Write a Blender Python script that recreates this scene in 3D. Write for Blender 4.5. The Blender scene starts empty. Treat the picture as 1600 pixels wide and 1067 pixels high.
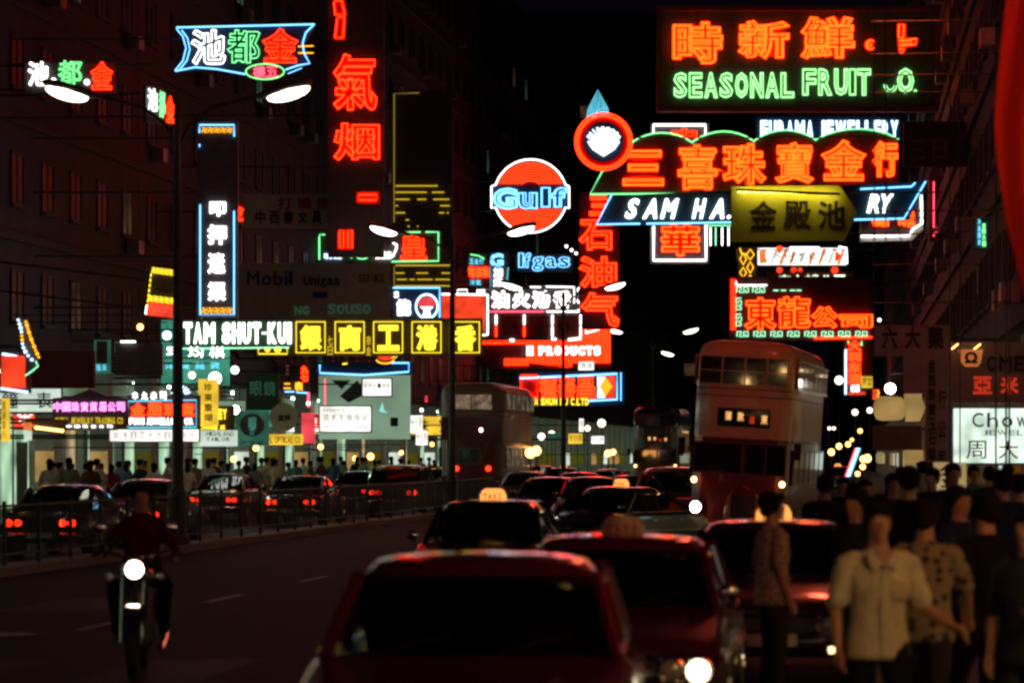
import bpy, math, random
from math import sin, cos, pi, radians, atan, atan2, sqrt
from mathutils import Vector, Matrix
random.seed(7)
sc = bpy.context.scene
COL = sc.collection

# ------------------------------------------------------------------ camera
F = 4666.67; HX = 800.0; HY = 710.0; EYE = 2.0          # 105 mm lens, horizon row, eye height
cam_d = bpy.data.cameras.new('camera'); cam = bpy.data.objects.new('camera', cam_d); COL.objects.link(cam)
cam.location = (0, 0, EYE); cam.rotation_euler = (pi/2, 0, 0)
cam_d.sensor_width = 36; cam_d.lens = 105; cam_d.shift_y = (HY-533.5)/1600
cam_d.clip_start = .1; cam_d.clip_end = 6000
cam_d.dof.use_dof = True; cam_d.dof.focus_distance = 105; cam_d.dof.aperture_fstop = 2.4; cam_d.dof.aperture_blades = 0
sc.camera = cam
# ------------------------------------------------------------------ night sky
w = bpy.data.worlds.new('World'); sc.world = w; w.use_nodes = True
nt = w.node_tree; bg = nt.nodes['Background']
sky = nt.nodes.new('ShaderNodeTexSky'); sky.sky_type = 'NISHITA'; sky.sun_disc = False
sky.sun_elevation = radians(-6); sky.sun_rotation = radians(200)
# city sky glow: the dusk sky plus a faint even violet
mixn = nt.nodes.new('ShaderNodeMix'); mixn.data_type = 'RGBA'; mixn.blend_type = 'ADD'; mixn.inputs[0].default_value = 1
nt.links.new(sky.outputs[0], mixn.inputs[6]); mixn.inputs[7].default_value = (.030, .013, .055, 1)
nt.links.new(mixn.outputs[2], bg.inputs[0]); bg.inputs[1].default_value = 0.05
moon_d = bpy.data.lights.new('moon', 'SUN'); moon_d.energy = 0.004; moon_d.angle = radians(.5); moon_d.color = (.8, .85, 1)
moon = bpy.data.objects.new('moon', moon_d); COL.objects.link(moon); moon.rotation_euler = (radians(40), 0, radians(20))
# ------------------------------------------------------------------ exposure and film
sc.view_settings.view_transform = 'Standard'; sc.view_settings.look = 'None'
sc.view_settings.exposure = 0; sc.view_settings.gamma = 1
sc.render.engine = 'CYCLES'
cy = sc.cycles
cy.use_denoising = True
try: cy.denoiser = 'OPENIMAGEDENOISE'; cy.denoising_input_passes = 'RGB_ALBEDO_NORMAL'
except Exception: pass
cy.max_bounces = 5; cy.diffuse_bounces = 2; cy.glossy_bounces = 3; cy.transparent_max_bounces = 6; cy.transmission_bounces = 2
cy.caustics_reflective = False; cy.caustics_refractive = False
cy.use_light_tree = True; cy.pixel_filter_type = 'BLACKMAN_HARRIS'; cy.filter_width = 2.7
cy.sample_clamp_indirect = 3

# ------------------------------------------------------------------ helpers
def at(px, py, Y): return Vector((Y*(px-HX)/F, Y, EYE+Y*(HY-py)/F))
LEFT_D, LEFT_C = .13, -25.0      # left street wall: X = LEFT_C + LEFT_D*Y
RIGHT_D, RIGHT_C = .11, 3.8
def left_x(Y): return LEFT_C+LEFT_D*Y
def right_x(Y): return RIGHT_C+RIGHT_D*Y

MATS = {}
def nodes(name):
    m = bpy.data.materials.new(name); m.use_nodes = True
    return m, m.node_tree.nodes, m.node_tree.links
def paint(name, c, rough=.5, metal=0, coat=0, noise=0, nscale=6, bump=0, spec=.5):
    if name in MATS: return MATS[name]
    m, n, l = nodes(name); p = n['Principled BSDF']
    p.inputs['Base Color'].default_value = (*c, 1); p.inputs['Roughness'].default_value = rough
    p.inputs['Metallic'].default_value = metal; p.inputs['Coat Weight'].default_value = coat
    p.inputs['Coat Roughness'].default_value = .06; p.inputs['Specular IOR Level'].default_value = spec
    if noise or bump:
        tc = n.new('ShaderNodeTexCoord'); t = n.new('ShaderNodeTexNoise'); t.inputs['Scale'].default_value = nscale
        t.inputs['Detail'].default_value = 6; t.inputs['Roughness'].default_value = .65
        l.new(tc.outputs['Object'], t.inputs['Vector'])
        if noise:
            r = n.new('ShaderNodeValToRGB'); r.color_ramp.elements[0].position = .3; r.color_ramp.elements[1].position = .7
            r.color_ramp.elements[0].color = (*[x*(1-noise) for x in c], 1); r.color_ramp.elements[1].color = (*[min(1, x*(1+noise)) for x in c], 1)
            l.new(t.outputs['Fac'], r.inputs[0]); l.new(r.outputs[0], p.inputs['Base Color'])
        if bump:
            b = n.new('ShaderNodeBump'); b.inputs['Strength'].default_value = bump; b.inputs['Distance'].default_value = .02
            l.new(t.outputs['Fac'], b.inputs['Height']); l.new(b.outputs[0], p.inputs['Normal'])
    MATS[name] = m; return m
def glow(name, c, s):
    if name in MATS: return MATS[name]
    m, n, l = nodes(name); n.remove(n['Principled BSDF'])
    e = n.new('ShaderNodeEmission'); e.inputs[0].default_value = (*c, 1); e.inputs[1].default_value = s
    l.new(e.outputs[0], n['Material Output'].inputs[0]); MATS[name] = m; return m
def lightbox(name, c, s, var=.35, scale=1.5):
    """translucent panel lit by lamps inside: slightly uneven"""
    if name in MATS: return MATS[name]
    m, n, l = nodes(name); n.remove(n['Principled BSDF'])
    e = n.new('ShaderNodeEmission'); tc = n.new('ShaderNodeTexCoord'); t = n.new('ShaderNodeTexNoise')
    t.inputs['Scale'].default_value = scale; t.inputs['Detail'].default_value = 1
    l.new(tc.outputs['Object'], t.inputs['Vector'])
    mr = n.new('ShaderNodeMapRange'); mr.inputs[3].default_value = s*(1-var); mr.inputs[4].default_value = s*(1+var)
    mr.inputs[1].default_value = .3; mr.inputs[2].default_value = .7
    l.new(t.outputs['Fac'], mr.inputs[0]); l.new(mr.outputs[0], e.inputs[1]); e.inputs[0].default_value = (*c, 1)
    l.new(e.outputs[0], n['Material Output'].inputs[0]); MATS[name] = m; return m
def car_glass():
    m, n, l = nodes('car_glass'); n.remove(n['Principled BSDF'])
    g = n.new('ShaderNodeBsdfGlossy'); g.inputs['Roughness'].default_value = .03
    t = n.new('ShaderNodeBsdfTransparent'); t.inputs[0].default_value = (.45, .5, .48, 1)
    f = n.new('ShaderNodeFresnel'); f.inputs[0].default_value = 1.5; mx = n.new('ShaderNodeMixShader')
    l.new(f.outputs[0], mx.inputs[0]); l.new(t.outputs[0], mx.inputs[1]); l.new(g.outputs[0], mx.inputs[2])
    l.new(mx.outputs[0], n['Material Output'].inputs[0]); return m

M = dict(
 red=glow('neon_red', (1, .014, .002), 12), orange=glow('neon_orange', (1, .030, .002), 12),
 yellow=glow('neon_yellow', (1, .72, .03), 2.4), amber=glow('neon_amber', (1, .42, .02), 2.2),
 gulf=glow('neon_deep_orange', (1, .07, .012), 1.6), white=glow('neon_white', (1, .96, .92), 5), blue=glow('neon_blue', (.16, .52, 1), 3.2), pale=glow('neon_pale_blue', (.5, .75, 1), 4.2),
 cyan=glow('neon_cyan', (.12, .62, .8), 1.6), green=glow('neon_green', (.22, 1, .32), 2.2), mint=glow('neon_mint', (.35, 1, .55), 1.9),
 pink=glow('neon_pink', (1, .25, .75), 2.4), rose=glow('neon_rose', (1, .07, .12), 3.5), gold_dim=glow('neon_gold_dim', (.55, .36, .04), .55),
 yellow_dim=glow('neon_yellow_dim', (.9, .6, .03), .9), green_dim=glow('neon_green_dim', (.1, .35, .2), .22),
 bulb=glow('bulb_warm', (1, .55, .18), 14), bulb_white=glow('bulb_white', (1, .93, .8), 30),
 street=glow('street_lamp_lens', (1, .93, .72), 8), head=glow('headlight_on', (1, .80, .5), 12), side=glow('sidelight_on', (1, .6, .22), 6),
 tail=glow('tail_light_on', (1, .03, .01), 4), tail_dim=glow('tail_light_dim', (1, .02, .01), .6), indicator=glow('indicator_on', (1, .4, .02), 6),
 taxi=glow('taxi_sign_lit', (1, .36, .08), 1.5), fluo=glow('fluorescent', (.62, 1, .72), 24), fluo_warm=glow('shop_tube_warm', (1, .72, .38), 9),
 box_white=lightbox('lightbox_white', (1, .97, .88), 1.3), box_green=lightbox('lightbox_green', (.45, .68, .46), .42, .3, .5),
 box_chow=lightbox('lightbox_cool', (.72, .9, .74), 1.15, .45, 2.2), box_yellow=lightbox('lightbox_yellow', (1, .62, .05), .9),
 box_red=lightbox('lightbox_red', (1, .06, .02), 1.0, .5), box_pink=lightbox('lightbox_pink', (1, .08, .1), .8, .4),
 box_teal=lightbox('lightbox_teal', (.1, .5, .33), .5, .4), box_amber=lightbox('lightbox_amber', (1, .62, .2), .32, .3),
 board=paint('sign_board_dark', (.10, .085, .09), .6, noise=.3), board_red=paint('sign_board_red', (.30, .03, .02), .6, noise=.2),
 board_green=paint('sign_board_green', (.03, .10, .05), .6), board_blue=paint('sign_board_blue', (.02, .05, .11), .6),
 board_white=paint('sign_board_white', (.6, .58, .5), .7, noise=.15, nscale=2), board_yellow=paint('sign_board_yellow', (.8, .62, .03), .5),
 face_red=paint('letter_face_red', (.85, .04, .02), .6), face_orange=paint('letter_face_orange', (.9, .10, .02), .6),
 face_yellow=paint('letter_face_yellow', (.75, .5, .03), .5), face_white=paint('letter_face_white', (.6, .6, .6), .5),
 face_blue=paint('letter_face_blue', (.05, .15, .35), .5), face_green=paint('letter_face_green', (.06, .22, .09), .5),
 ink=paint('print_black', (.015, .012, .012), .8), ink_red=paint('print_red', (.45, .02, .02), .8), ink_blue=paint('print_blue', (.02, .05, .3), .8),
 ink_brown=paint('print_brown', (.12, .03, .01), .8), ink_green=paint('print_green', (.03, .2, .08), .8),
 steel=paint('galvanised_steel', (.22, .22, .23), .5, .6, noise=.2), iron=paint('painted_iron', (.05, .055, .06), .45, .3, noise=.3),
 chrome=paint('chrome', (.75, .73, .7), .12, 1), rubber=paint('rubber', (.02, .02, .02), .8), dark=paint('dark_trim', (.015, .015, .017), .5),
 interior=paint('car_interior', (.05, .035, .03), .8), asphalt=paint('asphalt', (.010, .010, .015), .8, noise=.35, nscale=3, bump=.5, spec=.22),
 paving=paint('paving', (.10, .10, .10), .8, noise=.3, nscale=2, bump=.3), kerb=paint('kerb_stone', (.28, .27, .25), .7, noise=.2),
 line=paint('road_paint', (.42, .42, .40), .7, noise=.25, nscale=9), skin=paint('skin', (.42, .20, .12), .5), hair=paint('hair', (.009, .007, .006), .85, noise=.3, nscale=60, bump=.6, spec=.15),
 lens=paint('unlit_lens', (.5, .5, .45), .12, .3, coat=1), plate=paint('plate_white', (.6, .6, .55), .5),
 bus_red=paint('bus_red', (.30, .02, .015), .3, coat=.5, noise=.12, nscale=1.5), bus_cream=paint('bus_cream', (.62, .36, .22), .35, coat=.4, noise=.1, nscale=1.5),
 bus_glass=paint('bus_glass', (.012, .012, .014), .03, 0, 1, spec=.9), soffit=paint('soffit', (.5, .52, .48), .7, noise=.15),
)
M['glass'] = car_glass()
M.update(diamond=lightbox('diamond_yellow', (1, .5, .02), 1.2, .1), lamp_cyan=lightbox('painted_cyan_lit', (.3, .9, .7), .9, .1), box_pale=lightbox('lightbox_pale', (.75, .9, .75), .8, .2),
 box_teal2=lightbox('lightbox_dull_teal', (.1, .4, .26), .22, .4), bulb_orange=glow('bulb_orange', (1, .42, .1), 7), box_orange=lightbox('lightbox_orange', (1, .25, .05), .9, .3),
 lime=glow('neon_lime', (.35, 1, .32), 2.2), cream=glow('neon_cream', (.85, 1, .7), 2.6), amber2=glow('neon_gold', (1, .5, .02), 2.4), lotus=glow('lotus_tubes', (.85, .93, 1), 4), tube_yellow=glow('yellow_lamp_tube', (1, .85, .12), 21), dimred=glow('neon_faded_red', (1, .06, .02), .5),
 frame_red=paint('frame_dull_red', (.30, .06, .05), .6), board_green2=paint('sign_board_dull_green', (.11, .13, .10), .6, noise=.3), board_orange=paint('sign_board_rust', (.14, .045, .03), .6, noise=.3), board_blue2=paint('sign_board_slate', (.03, .10, .14), .5), board_arrow=paint('sign_board_olive', (.46, .42, .06), .6, noise=.12, nscale=2),
 board_steel=paint('sign_board_bluegrey', (.20, .20, .24), .7, noise=.25, nscale=2), board_dim=paint('sign_board_umber', (.06, .03, .03), .7), ink_dim=paint('print_faded', (.25, .13, .08), .8), board_plum=paint('sign_board_plum', (.16, .05, .07), .8, noise=.3, nscale=1), box_white2=lightbox('lightbox_bright', (1, .93, .85), 2.0), box_shield=lightbox('lightbox_shield', (1, .28, .06), .55, .3), box_placard=lightbox('lightbox_placard', (1, .72, .3), .38, .2), taxi_off=paint('taxi_sign_unlit', (.45, .28, .2), .5),
 board_red2=paint('sign_board_dull_red', (.12, .02, .02), .7, noise=.3), bulb_w2=glow('bulb_soft', (1, .85, .65), 4), bulb_b=glow('bulb_bluish', (.55, .75, 1), 8))
M['shop'] = lightbox('lit_shop_wall', (.45, .70, .45), .8, .7, .9)

class MB:
    def __init__(s): s.v = []; s.f = []; s.m = []; s.mi = 0
    def add(s, vs, fs):
        b = len(s.v); s.v += [tuple(x) for x in vs]; s.f += [tuple(i+b for i in f) for f in fs]; s.m += [s.mi]*len(fs); return s
    def box(s, x0, x1, y0, y1, z0, z1):
        return s.add([(x0,y0,z0),(x1,y0,z0),(x1,y1,z0),(x0,y1,z0),(x0,y0,z1),(x1,y0,z1),(x1,y1,z1),(x0,y1,z1)],
                     [(0,3,2,1),(4,5,6,7),(0,1,5,4),(1,2,6,5),(2,3,7,6),(3,0,4,7)])
    def prism(s, pts, y0, y1):
        """outline in x,z, extruded along y"""
        n = len(pts); a = sum(pts[i][0]*pts[(i+1) % n][1]-pts[(i+1) % n][0]*pts[i][1] for i in range(n))
        if a < 0: pts = pts[::-1]
        vs = [(x, y0, z) for x, z in pts]+[(x, y1, z) for x, z in pts]
        return s.add(vs, [tuple(range(n)), tuple(range(2*n-1, n-1, -1))]+[((i+1) % n, i, n+i, n+(i+1) % n) for i in range(n)])
    def tube(s, pts, r, k=5, closed=False):
        pts = [Vector(p) for p in pts]; n = len(pts); rings = []
        for i, p in enumerate(pts):
            a = pts[(i-1) % n] if (i or closed) else p; b = pts[(i+1) % n] if (i < n-1 or closed) else p
            t = (b-a); t = t.normalized() if t.length > 1e-9 else Vector((1,0,0))
            u = t.cross(Vector((0,1,0)) if abs(t.y) < .9 else Vector((1,0,0))).normalized(); v = t.cross(u)
            rings.append([p+(u*cos(2*pi*j/k)+v*sin(2*pi*j/k))*r for j in range(k)])
        vs = [q for R_ in rings for q in R_]; fs = []
        for i in range(n if closed else n-1):
            A = i*k; B = ((i+1) % n)*k
            for j in range(k): fs.append((A+j, A+(j+1) % k, B+(j+1) % k, B+j))
        if not closed: fs += [tuple(range(k-1, -1, -1)), tuple((n-1)*k+j for j in range(k))]
        return s.add(vs, fs)
    def lathe(s, prof, c, axis='z', k=16):
        """prof: list of (radius, height along axis)"""
        vs = []; fs = []
        for r, h in prof:
            for j in range(k):
                a = 2*pi*j/k; x, y = r*cos(a), r*sin(a)
                p = {'z': (x, y, h), 'y': (x, h, -y), 'x': (h, x, y)}[axis]
                vs.append((c[0]+p[0], c[1]+p[1], c[2]+p[2]))
        for i in range(len(prof)-1):
            for j in range(k): fs.append((i*k+j, i*k+(j+1) % k, (i+1)*k+(j+1) % k, (i+1)*k+j))
        fs.append(tuple(range(k-1, -1, -1))); fs.append(tuple((len(prof)-1)*k+j for j in range(k)))
        return s.add(vs, fs)
    def ellipsoid(s, c, r, k=14, n=9):
        vs = []; fs = []
        for i in range(n+1):
            t = pi*i/n
            for j in range(k):
                a = 2*pi*j/k; vs.append((c[0]+r[0]*sin(t)*cos(a), c[1]+r[1]*sin(t)*sin(a), c[2]-r[2]*cos(t)))
        for i in range(n):
            for j in range(k): fs.append((i*k+j, i*k+(j+1) % k, (i+1)*k+(j+1) % k, (i+1)*k+j))
        return s.add(vs, fs)
    def loft(s, rings, caps=True):
        k = len(rings[0]); vs = [p for r in rings for p in r]; fs = []
        for i in range(len(rings)-1):
            for j in range(k): fs.append((i*k+j, i*k+(j+1) % k, (i+1)*k+(j+1) % k, (i+1)*k+j))
        if caps: fs += [tuple(range(k-1, -1, -1)), tuple((len(rings)-1)*k+j for j in range(k))]
        return s.add(vs, fs)
    def grid(s, fn, nu, nv):
        vs = [fn(i/nu, j/nv) for i in range(nu+1) for j in range(nv+1)]
        return s.add(vs, [(i*(nv+1)+j, (i+1)*(nv+1)+j, (i+1)*(nv+1)+j+1, i*(nv+1)+j+1) for i in range(nu) for j in range(nv)])
    def mesh(s, name, smooth=False):
        me = bpy.data.meshes.new(name); me.from_pydata(s.v, [], s.f); me.validate()
        if smooth:
            me.polygons.foreach_set('use_smooth', [True]*len(me.polygons))
            try: me.set_sharp_from_angle(angle=radians(smooth if smooth is not True else 45))
            except Exception: pass
        return me
def link(name, me, parent=None):
    o = bpy.data.objects.new(name, me); COL.objects.link(o)
    if parent: o.parent = parent
    return o
def obj(name, mb, mat, parent=None, smooth=False):
    me = mb.mesh(name, smooth); me.materials.append(M[mat] if isinstance(mat, str) else mat)
    return link(name, me, parent)
def tag(o, label=None, cat=None, group=None, kind=None):
    if label: o['label'] = label
    if cat: o['category'] = cat
    if group: o['group'] = group
    if kind: o['kind'] = kind
    return o
def thing(name, label, cat, loc=(0,0,0), rz=0, group=None, ry=0):
    o = bpy.data.objects.new(name, None); COL.objects.link(o); o.empty_display_size = .3
    o.location = loc; o.rotation_euler = (0, ry, rz); return tag(o, label, cat, group)
def struct(name, mb, mat): return tag(obj(name, mb, mat), kind='structure')
CACHE = {}
def shared(key, name, mat, parent, build, smooth=False):
    """an object whose mesh is built once per key and material"""
    k2 = (key, mat if isinstance(mat, str) else mat.name)
    if k2 not in CACHE:
        mb = MB(); build(mb); me = mb.mesh(name, smooth); me.materials.append(M[mat] if isinstance(mat, str) else mat); CACHE[k2] = me
    return link(name, CACHE[k2], parent)
def copy_tree(o, parent=None):
    c = o.copy(); COL.objects.link(c); c.parent = parent
    for ch in list(o.children): copy_tree(ch, c)
    return c

# ------------------------------------------------------------------ ground, roads, pavements
def strip(d, c0, c1, y0, y1, z, n=1):
    mb = MB()
    for i in range(n):
        a = y0+(y1-y0)*i/n; b = y0+(y1-y0)*(i+1)/n
        mb.add([(c0+d*a, a, z), (c1+d*a, a, z), (c1+d*b, b, z), (c0+d*b, b, z)], [(0, 1, 2, 3)])
    return mb
def slab(d0, c0, d1, c1, y0, y1, z0, z1):
    P = [(c0+d0*y0, y0), (c1+d1*y0, y0), (c1+d1*y1, y1), (c0+d0*y1, y1)]
    return MB().add([(x, y, z0) for x, y in P]+[(x, y, z1) for x, y in P], [(0,3,2,1),(4,5,6,7),(0,1,5,4),(1,2,6,5),(2,3,7,6),(3,0,4,7)])
struct('ground', MB().box(-700, 900, -300, 3000, -.5, -.02), 'asphalt')
KL = -20.9; KR = .3
struct('road', MB().add([(KL-.13*60, -60, 0), (KR-.11*60, -60, 0), (KR+.11*900, 900, 0), (KL+.13*900, 900, 0)], [(0,1,2,3)]), 'asphalt')
struct('pavement_left', slab(.13, KL-8, .13, KL-.18, -60, 900, -.02, .13), 'paving')
struct('kerb_left', slab(.13, KL-.18, .13, KL, -60, 900, -.02, .125), 'kerb')
struct('pavement_right', slab(.11, KR+.18, .11, KR+8, -60, 900, -.02, .13), 'paving')
struct('kerb_right', slab(.11, KR, .11, KR+.18, -60, 900, -.02, .125), 'kerb')
struct('median_kerb', slab(.13, -15.35, .13, -14.65, 30, 600, -.02, .14), 'kerb')
mb = MB()
for c in (-9.2, -4.2, -17.9):
    y = 8.0
    while y < 260:
        a = c+.125*y; b = c+.125*(y+2.2); mb.add([(a-.06, y, .004), (a+.06, y, .004), (b+.06, y+2.2, .004), (b-.06, y+2.2, .004)], [(0,1,2,3)]); y += 6.5
struct('lane_markings', mb, 'line')

for i, (X_, Y_, lb) in enumerate(((-3.6, 20.5, 'round iron manhole cover in the dark lane left of the foreground car'), (-5.6, 33, 'round iron manhole cover farther up the lane ahead of the railing'), (-2.2, 48, 'round iron manhole cover beyond the amber signed taxi'))):
    t = thing('manhole_cover', lb, 'manhole', (X_, Y_, .003)); obj('lid', MB().lathe([(.33,0),(.33,.012),(.31,.016)], (0,0,0), 'z', 28), 'iron', t); obj('rim', MB().lathe([(.42,0),(.42,.007)], (0,0,0), 'z', 28), 'rubber', t)
mb = MB()
for X_, Y_, a_, b_ in ((-3.9, 26, 1.1, 3.2), (-5.8, 24, .8, 5), (-1.9, 19.4, .9, 1.6), (-6.6, 38, 1.3, 4), (-2.4, 41, 1, 5)):
    mb.add([(X_+.12*Y_*0, Y_, .005), (X_+a_, Y_+.1, .005), (X_+a_+.12*b_, Y_+b_, .005), (X_+.12*b_, Y_+b_-.1, .005)], [(0,1,2,3)])
struct('road_patches', mb, paint('patch_tar', (.009, .009, .011), .62, noise=.3, nscale=5, bump=.5, spec=.15))
# ------------------------------------------------------------------ buildings
M['window_frame'] = paint('window_frame', (.05,.05,.055), .8)
M['window_glass'] = paint('window_glass', (.012,.012,.016), .45, spec=.15)
M['dim_green'] = lightbox('room_light_green', (.25, .55, .38), .10, .6, 1.2); M['dim_warm'] = lightbox('room_light_warm', (.8, .4, .2), .06, .6, 1.2)
M['shop_warm'] = lightbox('lit_shop_wall_warm', (.8, .6, .32), .45, .7, .9)
def window_parts(root, x, y, z, lit=None, w_=1.25, h_=1.5, face=1):
    """face=+1: on a wall looking along +x, -1 along -x"""
    def fr(m):
        t = .07
        m.box(-.06, .05, -w_/2, -w_/2+t, 0, h_); m.box(-.06, .05, w_/2-t, w_/2, 0, h_); m.box(-.06, .05, -w_/2+t, w_/2-t, 0, t)
        m.box(-.06, .05, -w_/2+t, w_/2-t, h_-t, h_); m.box(-.06, .04, -.03, .03, t, h_-t); m.box(-.06, .14, -w_/2-.08, w_/2+.08, -.09, -.002)
    def pn(m): m.box(-.03, .015, -w_/2+.07, w_/2-.07, .07, h_-.07)
    f = shared(('window', w_, h_), 'window', 'window_frame', root, fr); f.location = (x, y, z)
    if face < 0: f.rotation_euler[2] = pi
    shared(('pane', w_, h_), 'pane', lit or 'bus_glass', f, pn)
def block(label, side, y0, y1, H, wall, lit_p=.06, floor_h=3.3, seed=1, shop='fluo', detail=True):
    rnd = random.Random(seed); d = LEFT_D if side < 0 else RIGHT_D; c = LEFT_C if side < 0 else RIGHT_C
    L = (y1-y0)*sqrt(1+d*d); root = thing('building', label, 'building', (c+d*y0, y0, 0), -atan(d))
    s = side   # the building lies on local x*side > 0, the street on the other side
    def bx(m, a, b, *r): m.box(min(a*s, b*s), max(a*s, b*s), *r)
    m = MB(); bx(m, 0, 16, .02, L-.02, 4.6, H); obj('wall', m, wall, root)
    m = MB(); bx(m, 3.4, 16, .02, L-.02, 0, 4.6); obj('shop_wall', m, 'soffit', root)
    n = max(2, int(L/5)); st = L/n
    for i in range(n):
        o = shared(('pillar', side), 'pillar', 'soffit', root, lambda q: bx(q, .12, .72, -.32, .32, .13, 4.597)); o.location = (0, st*(i+.5), 0)
    nf = int((H-5)/floor_h)
    for f in range(nf):
        z = 5+f*floor_h
        m = MB(); bx(m, -.12, -.001, .02, L-.02, z-.28, z-.05); obj('floor_band', m, wall, root)
        if detail:
            nb = int(L/2.9)
            for b in range(nb):
                yy = (b+.5)*L/nb
                lit = rnd.random() < lit_p
                window_parts(root, 0, yy, z+.75, rnd.choice(['dim_green', 'dim_warm']) if lit else 'window_glass', face=-s)
                if rnd.random() < .16:
                    o = shared(('aircon', side), 'air_conditioner', 'steel', root, lambda q: bx(q, -.45, -.06, -.33, .33, 0, .42)); o.location = (0, yy+.2, z+.18)
    m = MB(); bx(m, -.5, 16.2, 0, L, H, H+.25); bx(m, -.2, 0.1, 0, L, H+.25, H+1.1); obj('parapet', m, wall, root)
    for i in range(n):      # lamps under the arcade
        o = shared(('arcade_lamp', shop), 'ceiling_lamp', shop, root, lambda q: q.box(-.08, .08, -.7, .7, 4.46, 4.54)); o.location = (s*2.0, st*(i+.5)+.4, 0)
    # shop fronts: frames and glass in the recess
    for i in range(n):
        yy = st*(i+.5)
        o = shared(('shopfront', side), 'shopfront_frame', 'steel', root, lambda q: (bx(q, 3.3, 3.39, -1.9, -1.8, .13, 3.2), bx(q, 3.3, 3.39, 1.8, 1.9, .13, 3.2), bx(q, 3.3, 3.39, -1.8, 1.8, 3.1, 3.2), bx(q, 3.3, 3.39, -.05, .05, .13, 3.1)))
        o.location = (0, yy, 0)
        kind = rnd.choice([0, 1, 2, 3])
        if kind == 0: shared(('door', side), 'door', 'dark', o, lambda q: bx(q, 3.20, 3.27, .2, 1.2, .13, 2.4))
        if kind == 1: shared(('shelf', side), 'display_shelf', 'soffit', o, lambda q: [bx(q, 3.05, 3.28, -1.7, 1.7, z, z+.04) for z in (.8, 1.4, 2.0)] and None)
        if kind == 2: shared(('shutter', side), 'shutter', 'steel', o, lambda q: [bx(q, 3.20, 3.26+.02*(k % 2), -1.75, .1, .14+.11*k, .24+.11*k) for k in range(26)] and None)
        fa = shared(('fascia', side), 'fascia_board', rnd.choice(['box_teal', 'box_yellow', 'board_red', 'box_pale', 'board_blue', 'box_red']), root, lambda q: bx(q, 3.15, 3.28, -1.9, 1.9, 3.25, 3.95)); fa.location = (0, yy, 0)
        po = shared(('poster', side), 'poster', rnd.choice(['box_pale', 'board_white', 'box_amber', 'board_yellow']), root, lambda q: bx(q, .13, .70, -.36, -.325, 1.2, 2.1)); po.location = (0, yy, 0)
        shared(('shopglass', side, shop), 'shop_window', rnd.choice(['shop', 'shop', 'shop_warm']) if shop == 'fluo' else 'shop_warm', o, lambda q: bx(q, 3.34, 3.37, -1.8, 1.8, .3, 3.1))
    return root
wallA = paint('render_grey', (0.033, 0.034, 0.046), .85, noise=.3, nscale=.8, bump=.3); wallB = paint('render_brown', (0.033, 0.028, 0.038), .85, noise=.3, nscale=.8)
wallC = paint('render_pale', (0.042, 0.040, 0.053), .85, noise=.25, nscale=.8); wallD = paint('render_dark', (0.019, 0.020, 0.028), .85, noise=.3, nscale=.8)
LB = [(34, 62, 30, wallD, 'dark tenement at the far left edge behind the motorcycle'), (62, 80, 34, wallB, 'brown tenement behind the small white green and red neon characters'),
      (80, 98, 36, wallA, 'grey tenement behind the tall blue bordered vertical sign'), (98, 118, 40, wallC, 'pale tenement behind the tall red outlined characters'),
      (118, 142, 34, wallB, 'brown tenement over the pale green hoarding'), (142, 170, 40, wallA, 'grey tenement behind the round orange neon sign'),
      (170, 210, 30, wallC, 'pale block behind the white bordered oil company sign'), (210, 330, 24, wallD, 'long low dark block at the far end of the left side')]
for i, (a, b, H, wm, lb) in enumerate(LB): block(lb, -1, a, b, H, wm, .10, seed=i+3, detail=a < 200)
RB = [(-25, 18, 24, wallB, 'brown shop building beside the pavement at the right of the crowd', 'fluo_warm'), (18, 52, 30, wallA, 'grey building just right of the picture beside the crowd', 'fluo_warm'),
      (52, 82, 34, wallB, 'brown tenement behind the steel scaffold at the right edge', 'fluo_warm'), (82, 116, 38, wallD, 'dark tenement carrying the red and green fruit shop sign', 'fluo_warm'),
      (116, 160, 36, wallB, 'brown tenement behind the scalloped jewellery sign', 'fluo_warm'), (160, 330, 30, wallD, 'long dark block at the far end of the right side', 'fluo_warm')]
for i, (a, b, H, wm, lb, sh) in enumerate(RB): block(lb, 1, a, b, H, wm, .05, seed=i+40, shop=sh, detail=40 < a < 150)
def far_block(label, x0, x1, y, H, wm):
    r = thing('building', label, 'building', ((x0+x1)/2, y, 0)); w2 = (x1-x0)/2
    obj('wall', MB().box(-w2, w2, 0, 12, 0, H), wm, r); obj('parapet', MB().box(-w2-.3, w2+.3, -.3, 12.3, H, H+.8), wm, r)
    for f in range(int(H/3.3)-1):
        for b in range(int(w2*2/3)):
            o = shared('farwin', 'window', random.choice(['bus_glass']*9+['dim_warm']), r, lambda q: q.box(-.6, .6, -.05, .02, 0, 1.4)); o.location = (-w2+1.5+b*3, 0, 4.5+f*3.3)
far_block('dark office block closing the left end of the street', -2, 28, 345, 52, wallD)
far_block('dark tower block beyond the street end at the right', 46, 60, 420, 44, wallD)

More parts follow.
